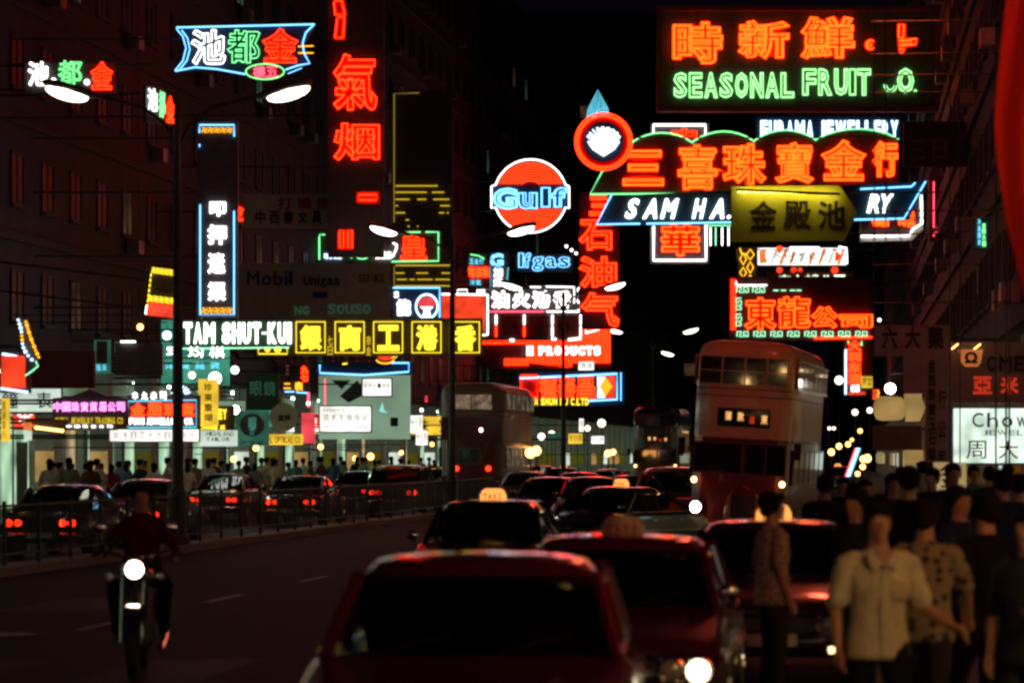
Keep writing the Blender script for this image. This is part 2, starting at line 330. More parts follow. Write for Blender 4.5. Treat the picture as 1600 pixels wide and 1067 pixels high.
# ------------------------------------------------------------------ lettering and signs
def glyph_mesh(s, mode, w_, h_, off=0.0, r=.02, thick=.03, shear=0, res=3):
    """lettering filling w_ x h_ metres, centred, standing in the x,z plane. mode 'out' = tubes along the outline, 'solid' = cut-out letter"""
    c = bpy.data.curves.new('t', 'FONT'); c.body = s; c.size = 1; c.offset = off; c.resolution_u = res; c.shear = shear
    c.fill_mode = 'BOTH'; c.extrude = .01
    if mode == 'solid' and off > 0: c.offset = 0; c.bevel_depth = off; c.bevel_resolution = 0
    o = bpy.data.objects.new('t', c); m0 = bpy.data.meshes.new_from_object(o)
    xs = [v.co.x for v in m0.vertices]; ys = [v.co.y for v in m0.vertices]
    if not xs: bpy.data.objects.remove(o); return None
    x0, x1, y0, y1 = min(xs), max(xs), min(ys), max(ys)
    kx = w_/max(1e-4, x1-x0); ky = h_/max(1e-4, y1-y0)
    if mode == 'out':
        bpy.data.meshes.remove(m0); c.fill_mode = 'NONE'; c.extrude = 0; c.bevel_depth = r/max(1e-6, sqrt(kx*ky)); c.bevel_resolution = 0; m0 = bpy.data.meshes.new_from_object(o)
        kz = sqrt(kx*ky)
    else: kz = thick/(.02+2*c.bevel_depth)
    cx, cy = (x0+x1)/2, (y0+y1)/2
    for v in m0.vertices:
        x, y, z = v.co; v.co = ((x-cx)*kx, -z*kz, (y-cy)*ky)
    bpy.data.objects.remove(o); bpy.data.curves.remove(c)
    m0.materials.clear()
    return m0
class Sign:
    def __init__(s, name, label, cx, cy, Y, cat='neon sign', group=None, yaw=0, roll=0):
        s.cx, s.cy, s.Y, s.u = cx, cy, Y, Y/F; s.k = 1/max(.2, cos(yaw)); s.yaw = yaw
        s.o = thing(name, label, cat, at(cx, cy, Y), yaw, group, ry=roll); s.p = s.o
    def L(s, x, y): return ((x-s.cx)*s.u*s.k, -(y-s.cy)*s.u)
    def board(s, x0, y0, x1, y1, mat='board', th=.25, name='board', y=0):
        a, b = s.L(x0, y1), s.L(x1, y0); return obj(name, MB().box(a[0], b[0], y, y+th, a[1], b[1]), mat, s.p)
    def poly(s, pts, mat='board', th=.25, name='board', y=0):
        return obj(name, MB().prism([s.L(*p) for p in pts], y, y+th), mat, s.p)
    def tube(s, pts, mat, r=.9, closed=False, name='neon_tube', d=3):
        q = [s.L(*p) for p in pts]; return obj(name, MB().tube([(x, -d*s.u, z) for x, z in q], r*s.u, 5, closed), mat, s.p)
    def frame(s, x0, y0, x1, y1, mat, r=.9, name='neon_border', d=3): return s.tube([(x0,y0),(x1,y0),(x1,y1),(x0,y1)], mat, r, True, name, d)
    def arc(s, cx, cy, rx, ry, a0, a1, mat, r=.9, n=24, d=3, name='neon_tube'):
        full = abs(a1-a0) >= 359; N = n if full else n+1
        return s.tube([(cx+rx*cos(radians(a0+(a1-a0)*i/n)), cy-ry*sin(radians(a0+(a1-a0)*i/n))) for i in range(N)], mat, r, full, name, d)
    def disc(s, cx, cy, r, mat, th=.2, name='disc', y=0, k=32, ry=None):
        ry = ry or r; return s.poly([(cx+r*cos(2*pi*i/k), cy+ry*sin(2*pi*i/k)) for i in range(k)], mat, th, name, y)
    def text(s, t, x0, y0, x1, y1, mat, mode='solid', off=.02, r=.8, face=None, foff=.05, inner=None, shear=0, name='neon_letter', d=3, th=None):
        """one piece of lettering in the box; face = painted letter body behind the tubes; inner = extra concentric outlines"""
        a, b = s.L((x0+x1)/2, (y0+y1)/2); w_, h_ = (x1-x0)*s.u*s.k, (y1-y0)*s.u; par = s.p
        root = None
        if face:
            me = glyph_mesh(t, 'solid', w_*1.06, h_*1.06, foff, thick=s.u, shear=shear, res=2)
            if me: me.materials.append(M[face]); root = link(name, me, par); root.location = (a, -.8*s.u, b)
        k = 0
        for of in ([off] if mode == 'solid' else [off]+list(inner or [])):
            q = 1-.05*k
            me = glyph_mesh(t, mode, w_*q, h_*q, of, r*s.u, th or 1.0*s.u, shear, 2 if mode == 'out' and w_/s.u < 30 else 3); k += 1
            if not me: continue
            me.materials.append(M[mat])
            if root: o = link('neon_tube', me, root); o.location = (0, -(d-.8)*s.u, 0)
            else: o = link(name, me, par); o.location = (a, -d*s.u, b)
            if root is None: root = o; root_loc = True
            elif not face and root is not o: o.parent = root; o.location = (0, 0, 0); o.name = 'neon_tube'
        return root
    def chars(s, t, x0, y0, x1, y1, mat, vertical=False, gap=.12, **k):
        n = len(t); k.setdefault('name', 'neon_character')
        for i, ch in enumerate(t):
            if ch == ' ': continue
            if vertical: h = (y1-y0)/n; bx = (x0, y0+h*(i+gap/2), x1, y0+h*(i+1-gap/2))
            else: w_ = (x1-x0)/n; bx = (x0+w_*(i+gap/2), y0, x0+w_*(i+1-gap/2), y1)
            if ch in '。.-': cxx = (bx[0]+bx[2])/2; hh = (y1-y0)*.25; bx = (cxx-hh/2, y1-hh, cxx+hh/2, y1)
            s.text(ch, *bx, mat, **k)
    def word(s, t, x0, y0, x1, y1, mat, **k):
        """latin lettering, every letter its own piece, spaced by its width"""
        wd = {'I': .45, 'l': .4, 'i': .4, 'f': .55, '.': .4, "'": .3, ' ': .55, 'M': 1.3, 'W': 1.45, 'm': 1.35, '-': .55, 'J': .8, ',': .4, '1': .6}
        ws = [wd.get(c, 1) for c in t]; tot = sum(ws); x = x0; k.setdefault('name', 'neon_letter')
        for c, q in zip(t, ws):
            ww = (x1-x0)*q/tot
            if c == '.': s.text(c, x+ww*.25, y1-(y1-y0)*.16, x+ww*.75, y1, mat, **k)
            elif c == '-': s.text(c, x+ww*.1, (y0+y1)/2-1.2, x+ww*.9, (y0+y1)/2+1.2, mat, **k)
            elif c != ' ':
                yy0, yy1 = y0, y1
                if c.islower() and any(ch.islower() for ch in t):
                    if c not in 'bdfhkltigjpqy': yy0 = y0+(y1-y0)*.27
                    if c in 'gpqyj': yy0 = y0+(y1-y0)*.27; yy1 = y1+(y1-y0)*.25
                s.text(c, x+ww*.09, yy0, x+ww*.91, yy1, mat, **k)
            x += ww
    def arms(s, ys, side=None, x=None, dy=.16, th=.03):
        side = side or (-1 if s.cx < 900 else 1)
        ox, oy, oz = s.o.location
        for y in ys:
            _, z = s.L(0, y); y_ = s.Y+dy
            xe = (left_x(y_) if side < 0 else right_x(y_))-ox; xs = s.L(x if x is not None else s.cx, y)[0]
            q = xe+(-.1 if side < 0 else .1); ca, sa = cos(-s.yaw), sin(-s.yaw)
            obj('bracket', MB().tube([(xs, dy, z), (ca*q-sa*dy, sa*q+ca*dy, z)], th, 5), 'iron', s.p)

RK = dict(mode='out', face='face_red', off=.016, foff=.10, r=.62)
# --- left side
S = Sign('banner_sign', 'small sign at far left of white, green and red characters above the left street lamp', 110, 120, 72)
S.board(38, 98, 180, 146, th=.1)
S.text('池', 45, 98, 76, 134, 'white', 'out', off=0, r=.7, name='neon_character'); S.text('都', 92, 96, 128, 132, 'green', 'out', off=0, r=.6, name='neon_character')
S.text('金', 143, 98, 176, 140, 'red', **{**RK, 'name': 'neon_character'}); S.disc(84, 127, 4, 'white', .05, 'neon_dot', -.05); S.disc(136, 129, 4, 'white', .05, 'neon_dot', -.05)
S.arms([102, 140], x=38)
S = Sign('banner_sign', 'blue bordered banner sign with large white, green and red neon characters', 384, 78, 84)
pts = [(276,44),(492,39)]; S.poly([(276,44),(300,78),(276,112),(330,108),(384,118),(440,112),(486,98),(474,70),(492,40)], 'board_blue')
S.tube([(276,44),(492,39)], 'blue', 1.2, name='neon_border'); S.tube([(276,46),(286,58),(291,76),(286,96),(274,111)], 'blue', .9, name='neon_border'); S.tube([(284,48),(293,60),(297,78),(292,96),(280,111)], 'blue', .9, name='neon_border')
S.tube([(274,112),(305,106),(340,109),(384,117)], 'blue', 1.1, name='neon_border'); S.tube([(490,40),(478,52),(473,68),(475,84),(484,100),(466,103),(446,110)], 'blue', 1.1, name='neon_border')
S.tube([(450,116),(472,107)], 'blue', .7, name='neon_border')
S.text('池', 300, 48, 352, 101, 'white', 'out', off=.02, r=.8, name='neon_character'); S.text('都', 356, 48, 406, 99, 'green', 'out', off=.02, r=.7, name='neon_character')
S.text('金', 411, 46, 465, 98, 'red', **{**RK, 'name': 'neon_character'})
S.tube([(466,74),(490,73)], 'amber', 1, d=5); S.tube([(466,84),(490,84)], 'amber', 1, d=5)
S.disc(415, 114, 30, 'board_red', .12, 'oval_panel', -.14, ry=12); S.arc(415, 114, 30, 12, 0, 360, 'green', .9, d=12, n=28); S.chars('樓五', 396, 106, 436, 122, 'rose', mode='out', off=0, r=.5, d=11)
S.arms([60, 100], x=290)
S = Sign('projecting_sign', 'small edge-on sign of white, green and red neon strokes right of the far left characters', 254, 166, 76, yaw=radians(55))
S.board(232, 138, 270, 194, th=.1); S.chars('池', 232, 142, 246, 176, 'white', mode='out', off=0, r=.5); S.chars('都', 247, 144, 256, 184, 'green', mode='out', off=0, r=.5); S.chars('金', 257, 150, 268, 190, 'red', **RK); S.arms([150, 185], x=232)
# big vertical red sign
S = Sign('vertical_sign', 'tall sign of huge red outlined characters rising out of the picture top', 556, 120, 103)
S.board(512, -160, 600, 402, th=.3)
S.chars('石', 520, -140, 596, -60, 'red', **RK)
S.tube([(524,2),(534,2),(539,24),(524,24),(522,4)], 'red', .9); S.tube([(528,28),(538,27),(536,60),(524,60),(527,30)], 'red', .9)
S.poly([(519,0),(541,0),(542,26),(540,64),(519,64),(526,28)], 'face_red', .04, 'letter_body', -.05)
S.text('氣', 522, 86, 588, 172, 'red', **{**RK, 'name': 'neon_character', 'r': .9, 'off': .025, 'foff': .085}); S.text('烟', 523, 194, 592, 250, 'red', **{**RK, 'name': 'neon_character', 'r': .9, 'off': .02, 'foff': .075})
S.board(556, 299, 594, 319, 'face_red', .05, 'letter_body', -.06); S.frame(561, 305, 588, 313, 'red', .9, d=4)
S.board(527, 359, 553, 391, 'face_red', .05, 'letter_body', -.06); S.frame(531, 361, 537, 387, 'red', .8, d=4); S.frame(544, 361, 550, 387, 'red', .8, d=4)
S.arms([-100, 80, 180, 260], x=515)
# dim white board with red and black characters
S = Sign('painted_sign', 'unlit white signboard with dull red and dark painted characters', 466, 328, 106, 'sign')
S.board(378, 304, 556, 356, 'board_white'); S.chars('打蠟樂中', 430, 308, 552, 328, 'ink_red', mode='solid', d=1, gap=.25); S.chars('中西書文具公司', 396, 330, 550, 350, 'ink', mode='solid', d=1, gap=.3); S.arms([320, 345], x=380)
S = Sign('painted_sign', 'large unlit cream signboard with dull blue oil company lettering', 484, 470, 112, 'sign')
S.board(372, 412, 608, 534, 'board_white'); S.word('Mobil', 384, 424, 458, 446, 'ink_blue', mode='solid', d=1); S.word('Unigas', 474, 430, 532, 446, 'ink', mode='solid', d=1)
S.word('SERVICE', 560, 429, 602, 441, 'ink', mode='solid', d=1, off=0); S.word('NG', 460, 479, 484, 492, 'green_dim', mode='out', off=0, r=.4); S.word('SOUSO', 512, 476, 580, 490, 'green_dim', mode='out', off=0, r=.4)
S.board(488, 456, 512, 466, 'ink_blue', .03, 'badge', -.04); S.arms([420, 500], x=380)
# vertical blue bordered sign
S = Sign('vertical_sign', 'tall dark vertical sign with white characters inside light blue neon tubes', 340, 344, 86)
S.board(308, 190, 372, 496); S.tube([(312,208),(312,196),(366,196),(366,214)], 'blue', 1.1, name='neon_border'); S.tube([(313,320),(313,492),(366,492),(366,330)], 'blue', 1.1, name='neon_border')
S.tube([(312,226),(312,230)], 'blue', 1); S.chars('卍卍卍卍卍', 315, 200, 364, 208, 'amber', off=.02); S.chars('卍卍卍卍卍', 315, 481, 364, 490, 'amber', off=.02)
S.text('叩', 328, 316, 353, 338, 'white', 'solid', off=.04, name='neon_character'); S.text('押', 325, 352, 354, 382, 'white', 'solid', off=.04, name='neon_character')
S.text('迷', 325, 396, 352, 428, 'white', 'solid', off=.03, name='neon_character'); S.text('渠', 325, 441, 353, 470, 'white', 'solid', off=.03, name='neon_character')
S.arms([215, 300, 400, 480], x=312)
S = Sign('projecting_sign', 'small red neon character behind the top of the blue bordered vertical sign', 368, 332, 100)
S.board(350, 314, 382, 350, th=.1); S.text('金', 355, 318, 380, 345, 'red', **{**RK, 'name': 'neon_character'}); S.arms([330], x=352)
# yellow dotted + red sign
S = Sign('box_sign', 'leaning sign with a border of yellow bulbs above a red lower strip', 254, 458, 80, roll=radians(7))
S.board(231, 420, 277, 496); S.board(234, 474, 275, 495, 'box_red', .05, 'red_panel', -.06); S.chars('卍卍卍卍卍卍', 233, 420, 273, 429, 'yellow', off=.03); S.chars('卍卍卍卍卍', 233, 464, 275, 473, 'yellow', off=.03)
for yy in range(430, 480, 8):
    S.tube([(233, yy), (233, yy+5)], 'yellow', 1, name='neon_dash'); S.tube([(275, yy), (275, yy+5)], 'yellow', 1, name='neon_dash')
S.tube([(232,480),(232,494)], 'white', 1); S.word('VASTER', 237, 478, 273, 492, 'rose', mode='solid'); S.arms([440, 485], x=234)
# TAM SHUT KUI
S = Sign('letter_sign', 'long sign of solid white capital letters reading TAM SHUT-KUI over a green tube', 372, 521, 90)
S.board(284, 500, 460, 541, 'board_green'); S.word('TAM SHUT-KUI', 286, 504, 456, 537, 'white', off=.05); S.tube([(285,545),(452,543)], 'mint', 1.1); S.arms([515, 532], x=286)
# yellow squares
S = Sign('letter_sign', 'row of yellow neon characters each inside its own yellow square', 606, 526, 103)
S.board(400, 497, 754, 556)
for x0, ch in zip((463, 524, 584, 644, 704), '銀商工港香'):
    S.frame(x0, 503, x0+45, 551, 'yellow', .8); S.text(ch, x0+6, 508, x0+40, 548, 'yellow', 'solid', off=.05, name='neon_character')
S.tube([(404,543),(404,553),(449,553),(449,543)], 'yellow', .8); S.disc(418, 546, 4, 'yellow', .03, 'neon_dot', -.05); S.disc(434, 546, 5, 'yellow', .03, 'neon_dot', -.05)
S.chars('七日', 512, 524, 520, 556, 'yellow_dim', vertical=True, off=.01); S.chars('夜金', 572, 524, 580, 556, 'yellow_dim', vertical=True, off=.01)
S.arms([505, 550], x=404)
# yellow line sign (tall)
S = Sign('line_sign', 'tall sign outlined by a thin dim gold tube with rows of yellow neon dashes', 662, 300, 140)
S.board(612, 142, 706, 452, th=.2)
S.tube([(616,348),(616,147),(655,146)], 'gold_dim', .8); S.tube([(616,416),(616,450)], 'gold_dim', .8)
for yy, segs in ((291, [(618,684)]), (301, [(618,667),(675,694)]), (312, [(618,640),(652,666),(677,702)]), (322, [(618,622),(688,703)]), (333, [(618,633),(686,694),(698,701)]), (344, [(634,639)]), (354, [(637,640),(652,654)]),
                 (415, [(618,704)]), (427, [(618,632),(650,669),(690,704)]), (437, [(620,636),(640,648),(652,676),(680,704)]), (447, [(618,704)])):
    for a, b in segs: S.tube([(a, yy), (b, yy)], 'yellow_dim', .9, name='neon_dash')
S.arms([160, 290, 430], x=614)
# green bordered 皇
S = Sign('box_sign', 'green bordered neon sign with one red character on its right half', 592, 385, 128)
S.board(496, 360, 690, 412, 'board', .3); S.tube([(508,367),(499,367),(499,406)], 'green', 1); S.tube([(616,364),(657,363)], 'green', 1); S.tube([(665,363),(685,363),(685,408),(612,409)], 'green', 1)
S.text('皇', 627, 367, 666, 405, 'red', **{**RK, 'name': 'neon_character', 'foff': .09}); S.chars('現錢', 505, 397, 535, 405, 'pale'); S.arc(566, 397, 12, 8, 180, 360, 'green', .8); S.arc(566, 397, 7, 4, 180, 360, 'green', .8); S.tube([(543,398),(550,404)], 'green', .8)
S.chars('名酒店', 585, 393, 612, 405, 'white', off=0); S.tube([(614,380),(620,383),(619,390),(613,402)], 'white', 1.1); S.arms([370, 400], x=498)
# Japanese style sign with light bulb emblem
S = Sign('box_sign', 'blue bordered sign with white lettering and a red and white round emblem', 652, 474, 122)
S.board(612, 448, 690, 498, 'board_blue'); S.tube([(614,450),(687,450),(687,496)], 'blue', 1.2, name='neon_border'); S.text('S', 616, 456, 623, 465, 'white', off=.03); S.text('能', 620, 468, 642, 493, 'white', off=.06, name='neon_character')
S.arc(667, 479, 17, 19, -65, 245, 'pale', 1.2); S.disc(667, 474, 13, 'box_pink', .05, 'emblem', -.1, ry=11); S.poly([(661,496),(663,484),(657,480),(677,480),(671,484),(673,496)], 'white', .04, 'emblem_stem', -.17); S.arms([455, 490], x=615)
# red panel with white border
S = Sign('box_sign', 'glowing red panel with white tube border on top and right side', 725, 492, 130)
S.board(688, 458, 764, 528); S.board(690, 462, 758, 524, 'box_red', .05, 'red_panel', -.07); S.tube([(690,460),(708,460)], 'white', 1.2); S.tube([(713,460),(762,461),(762,523),(752,524)], 'white', 1.2)
S.frame(715, 453, 730, 459, 'white', .6); S.chars('加加', 744, 452, 758, 459, 'white', off=0); S.tube([(692,524),(700,524)], 'white', 1); S.tube([(630,519),(640,519)], 'white', 1); S.arms([470, 515], x=692)
# small stack
S = Sign('stack_sign', 'small stacked sign of blue, red and blue neon characters under a green stroke', 747, 424, 150)
S.board(730, 396, 766, 450); S.tube([(735,398),(748,400),(757,405)], 'green', .8); S.chars('五金行', 733, 404, 756, 413, 'cyan', off=.02); S.chars('電視機', 732, 418, 764, 433, 'red', **{**RK, 'r': .6}); S.chars('冷氣', 734, 437, 752, 446, 'cyan', off=.02); S.arms([410, 440], x=732)
S = Sign('stack_sign', 'narrow blue outlined sign with white characters beside the small stacked sign', 778, 428, 158)
S.board(762, 394, 796, 450, th=.15); S.text('G', 766, 397, 786, 417, 'blue', 'out', off=.02, r=.7, inner=[-.02]); S.tube([(766,408),(766,449)], 'cyan', .6); S.tube([(794,418),(791,449)], 'cyan', .6); S.chars('加煤', 771, 418, 785, 449, 'white', vertical=True, off=0); S.arms([405, 440], x=765)
# round oil company sign
S = Sign('round_sign', 'round orange neon disc with a blue outlined word across its middle', 829, 307, 158)
S.disc(829, 307, 56, 'board_red', .3, 'disc'); S.poly([(768,292),(890,292),(890,328),(768,328)], 'board_blue', .36, 'name_band', -.03)
for i in range(12):
    r_ = 52-i*4.0
    if r_ > 20:
        a = math.degrees(math.asin(min(1, 18/r_))); S.arc(829, 307, r_, r_, a+1, 179-a, 'gulf', 1.25, 26, 3, 'neon_ring'); S.arc(829, 307, r_, r_, 181+a, 359-a, 'gulf', 1.25, 26, 3, 'neon_ring')
oval = [(768,292)]+[(829+57*cos(radians(a)), 307-57*sin(radians(a))) for a in range(162, 17, -6)]+[(889,292),(889,326)]+[(829+57*cos(radians(a)), 307-57*sin(radians(a))) for a in range(-18, -163, -6)]+[(768,326)]
S.tube(oval, 'white', .9, True, 'neon_border', 6)
S.text('G', 771, 295, 808, 327, 'blue', 'out', off=.05, r=.75, inner=[.02, -.01], d=6); S.text('u', 810, 302, 839, 327, 'blue', 'out', off=.05, r=.7, inner=[.0], d=6)
S.text('l', 846, 294, 859, 324, 'blue', 'out', off=.05, r=.7, inner=[.0], d=6); S.text('f', 862, 294, 885, 324, 'blue', 'out', off=.05, r=.7, inner=[.0], d=6)
S.arms([285, 330], x=772)
S = Sign('letter_sign', 'row of thin blue outlined letters under the round orange neon disc', 829, 410, 156)
S.board(806, 397, 896, 425, th=.12); S.word('lfgas', 810, 396, 892, 418, 'blue', mode='out', off=.03, r=.65)
for x_, y_ in ((885,385),(893,391),(900,396)): S.disc(x_, y_, 2.2, 'white', .05, 'bulb', -.05, 10)
S.arms([405, 415], x=808)
# white bordered characters
S = Sign('box_sign', 'white bordered sign of four white outlined characters over a row of unlit panels', 828, 490, 166)
S.board(750, 446, 902, 532); S.tube([(748,449),(772,449)], 'white', .8); S.tube([(828,449),(845,449)], 'white', .8); S.tube([(853,448),(897,449),(897,474)], 'white', .8)
for x0, ch in zip((768, 801, 832, 865), '油火港香'): S.text(ch, x0, 455, x0+27, 481, 'white', 'out', off=.03, r=.55, name='neon_character')
S.tube([(765,487),(850,487)], 'rose', 1.1); S.tube([(854,487),(905,487)], 'white', .9)
for x0 in (780, 822, 866): S.board(x0, 493, x0+36, 526, 'board_red', .05, 'unlit_panel', -.08)
for x0, c1 in ((775,'white'), (819,'white'), (863,'white'), (907,'white')):
    S.tube([(x0,492),(x0,507)], c1, 1.3); S.tube([(x0,510),(x0,526)], 'red' if x0 < 840 else 'white', 1.3)
S.tube([(797,532),(803,532)], 'white', 2); S.tube([(862,530),(869,530)], 'white', 1.5); S.tube([(888,531),(908,529)], 'white', 1.8); S.chars('石公司', 786, 500, 898, 520, 'ink_red', mode='solid', d=3, gap=.4); S.arms([455, 520], x=752)
# red ribbed sign
S = Sign('ribbed_sign', 'big red neon sign of close vertical tubes with white English capitals', 872, 530, 176)
S.board(752, 455, 955, 576, 'board')
S.board(822, 530, 952, 566, 'board_red', .06, 'red_panel', -.07)
for x_ in range(824, 953, 4): S.tube([(x_, 528 if x_ < 910 else 478+abs(x_-930)*.3), (x_, 574-abs(x_-885)*.13 if x_ < 895 else 567)], 'red', 1.05, name='neon_rib', d=2.5)
for y_ in (528, 532, 536): S.tube([(754,y_),(822,y_)], 'red', 1, d=2.5, name='neon_rib')
for y_ in (562, 566, 570): S.tube([(788,y_),(826,y_)], 'red', 1, d=2.5, name='neon_rib')
S.word('E PRODUCTS', 822, 541, 939, 555, 'white', off=.07, d=5); S.arms([500, 560], x=755)
S.arc(910, 462, 10, 14, 120, 240, 'white', 1.2, d=6); S.tube([(902,486),(916,478),(914,466)], 'white', 1, d=6); S.tube([(915,510),(938,515),(915,520)], 'white', 1.5, True, d=6)
# red vertical
S = Sign('vertical_sign', 'vertical sign of large plain red characters right of the round orange disc', 936, 410, 172)
S.board(905, 300, 968, 515, th=.2)
for ch, b in (('三', (922,308,948,336)), ('石', (906,345,958,390)), ('油', (906,402,962,448)), ('气', (908,458,966,510))): S.text(ch, *b, 'red', **{**RK, 'name': 'neon_character', 'r': 1.1, 'foff': .08})
S.arms([330, 400, 480], x=906, side=-1)
# long blue bordered sign with diamond
S = Sign('box_sign', 'long blue bordered sign with red characters and a white panel with yellow diamond', 892, 604, 160)
S.board(808, 580, 976, 634, 'board_blue'); S.tube([(812,591),(964,584),(964,624),(920,626)], 'blue', 1.5, name='neon_border'); S.tube([(970,582),(970,626)], 'blue', .8); S.chars('一德泰昌', 812, 589, 930, 622, 'red', **{**RK, 'r': .9, 'foff': .09})
S.board(933, 588, 946, 622, 'box_white', .04, 'white_panel', -.06); S.board(946, 587, 961, 622, 'box_red', .04, 'red_panel', -.06); S.poly([(946,589),(957,604),(946,619),(938,604)], 'diamond', .03, 'diamond', -.11)
S.word('KA SHUN DU C.LTD', 828, 622, 920, 633, 'yellow', off=.03, d=5); S.arms([595, 625], x=810, side=-1)
S = Sign('box_sign', 'tiny greenish white lightbox above the long blue bordered sign', 916, 571, 165, 'sign'); S.board(904, 565, 928, 578, 'box_white', .1, 'light_panel'); S.chars('酒店', 906, 567, 926, 576, 'ink', mode='solid', d=.6, off=0); S.arms([571], x=905, side=-1)
# pale green hoarding
S = Sign('hoarding', 'large pale green lit hoarding with a blue tube along its top edge', 570, 632, 118, 'billboard')
S.board(498, 586, 641, 686, 'box_green', .3, 'lit_panel'); S.board(494, 566, 646, 585, 'board_blue', .35, 'top_box', -.05); S.tube([(500,570),(500,583),(570,586),(639,581),(639,567),(612,567)], 'blue', 1.2, name='neon_border', d=5)
S.poly([(531,619),(558,594),(566,604),(566,618),(545,629)], 'board', .04, 'painted_shape', -.05); S.tube([(508,592),(508,632)], 'rose', .9); S.poly([(518,594),(534,608),(548,594)], 'board_green', .04, 'painted_shape', -.05)
S.poly([(592,642),(598,628),(600,640),(606,645),(596,644)], 'lamp_cyan', .02, 'painted_shape', -.05); S.board(610, 652, 622, 666, 'board_green', .03, 'painted_shape', -.04); S.arms([575, 680], x=500)
S = Sign('lightbox', 'white lightbox with one row of large black characters on the pale green hoarding', 540, 654, 116.5, 'sign')
S.board(498, 633, 581, 676, 'iron', .25, 'case', .02); S.board(500, 635, 579, 674, 'box_white', .05, 'light_panel', -.04); S.chars('國太主股珠官', 503, 647, 577, 657, 'ink', mode='solid', d=1.6, off=0, gap=.3)
S.chars('正日店中文', 503, 638, 540, 643, 'ink_brown', mode='solid', d=1.6, off=0); S.word('JEWELRY CO', 507, 665, 545, 669, 'ink_brown', mode='solid', d=1.6, off=0); S.word('CHANGE', 550, 665, 575, 669, 'ink_brown', mode='solid', d=1.6, off=0); S.arms([650], x=500)
S = Sign('lightbox', 'small white lightbox with red and black characters high on the pale green hoarding', 589, 605, 116.5, 'sign')
S.board(565, 590, 613, 620, 'iron', .25, 'case', .02); S.board(567, 592, 611, 618, 'box_white', .05, 'light_panel', -.04); S.chars('金中大一月香', 568, 599, 610, 606, 'ink_red', mode='solid', d=1.6, off=0, gap=.3); S.chars('行大公司', 572, 610, 606, 615, 'ink', mode='solid', d=1.6, off=0, gap=.4); S.arms([600], x=567)
S = Sign('neon_emblem', 'small red and yellow neon oval above the blue tube of the pale green hoarding', 602, 562, 112)
S.disc(602, 560, 15, 'board', .12, 'backing', ry=9); S.disc(602, 558, 12, 'box_red', .05, 'emblem', -.07, ry=5); S.arc(602, 561, 14, 7, 190, 350, 'amber', 1.2); S.tube([(612,560),(618,555),(616,561),(621,556)], 'yellow', .7); S.tube([(535,569),(543,568)], 'yellow', 1); S.arms([560], x=590)
# left lower shop signs
LSG = [] 
S = Sign('lantern_sign', 'black lantern shaped sign with pink characters above yellow capitals', 139, 645, 70)
S.poly([(82,622),(112,619),(139,608),(166,619),(198,622),(200,664),(180,672),(102,672),(82,664)], 'board'); S.chars('中國珠寶貿易公司', 83, 628, 196, 643, 'pink', off=.04, gap=.08); S.word('CHINA JEWELRY TRADING CO', 86, 652, 193, 662, 'yellow_dim', off=.03)
S.chars('中國珠宝公司', 102, 664, 178, 668, 'white', off=0, gap=.4); S.arms([625, 660], x=84); S.tube([(139,608),(139,600)], 'iron', 1, name='finial', d=-2)
S = Sign('box_sign', 'cyan bordered sign with red characters over white capitals', 253, 645, 77)
S.board(200, 617, 312, 671, 'board'); S.tube([(201,627),(307,625),(307,667),(201,668)], 'cyan', 1.1, True, 'neon_border'); S.chars('金朋珠寶', 203, 630, 306, 650, 'red', **{**RK, 'mode': 'solid', 'off': .05}); S.word('FUNG JEWELLERY CO.', 202, 653, 303, 663, 'white', off=.04)
S.chars('伞允赤司', 204, 612, 262, 624, 'white', off=0, gap=.35, d=1); S.arms([630, 660], x=202)
for a in range(20, 165, 18): S.tube([(283+7*cos(radians(a)), 618-7*sin(radians(a))), (283+16*cos(radians(a)), 618-16*sin(radians(a)))], 'pale', .8, name='neon_ray')
S = Sign('lightbox', 'long white lightbox with a row of small brown characters under the cyan bordered sign', 241, 680, 75, 'sign')
S.board(171, 670, 311, 690, 'iron', .3, 'case', .03); S.board(172, 671, 310, 689, 'box_white', .05, 'light_panel', -.03); S.chars('珍多日工大九日主司明', 176, 675, 308, 685, 'ink_brown', mode='solid', d=2, off=0, gap=.35); S.arms([680], x=172)
S = Sign('vertical_sign', 'narrow yellow lightbox with a column of dark characters', 325, 627, 80, 'sign')
S.board(310, 592, 340, 664, 'box_yellow', .25, 'light_panel'); S.chars('珍東重瑚', 319, 597, 332, 660, 'ink_brown', mode='solid', vertical=True, d=1.5, gap=.25); S.arms([600, 655], x=311)
S = Sign('box_sign', 'dark sign with yellow capitals partly behind the narrow yellow lightbox', 335, 654, 82)
S.board(304, 634, 366, 674, 'board'); S.word('EY', 341, 639, 355, 655, 'yellow', off=.05); S.word('EXCHANGE JS', 302, 664, 352, 671, 'yellow', off=.03); S.arms([645, 668], x=305)
S = Sign('lightbox', 'pale lightbox with blue tailor lettering', 341, 684, 79, 'sign'); S.board(312, 672, 370, 697, 'box_pale', .25, 'light_panel'); S.word('HIGHLAND', 322, 674, 366, 681, 'ink_blue', mode='solid', d=1.5, off=0); S.word('TAILOR', 322, 683, 360, 689, 'ink_blue', mode='solid', d=1.5, off=.01); S.arms([684], x=313)
S = Sign('panel_sign', 'teal panel with white and blue characters at the left of the dark lamp post', 305, 560, 95)
S.board(252, 500, 358, 602, 'box_teal', .2, 'lit_panel'); S.chars('宅均棋', 256, 540, 356, 560, 'white', off=0, gap=.3); S.chars('洋貨館聚', 254, 566, 348, 577, 'cyan', off=.02, gap=.35); S.arms([520, 590], x=254)
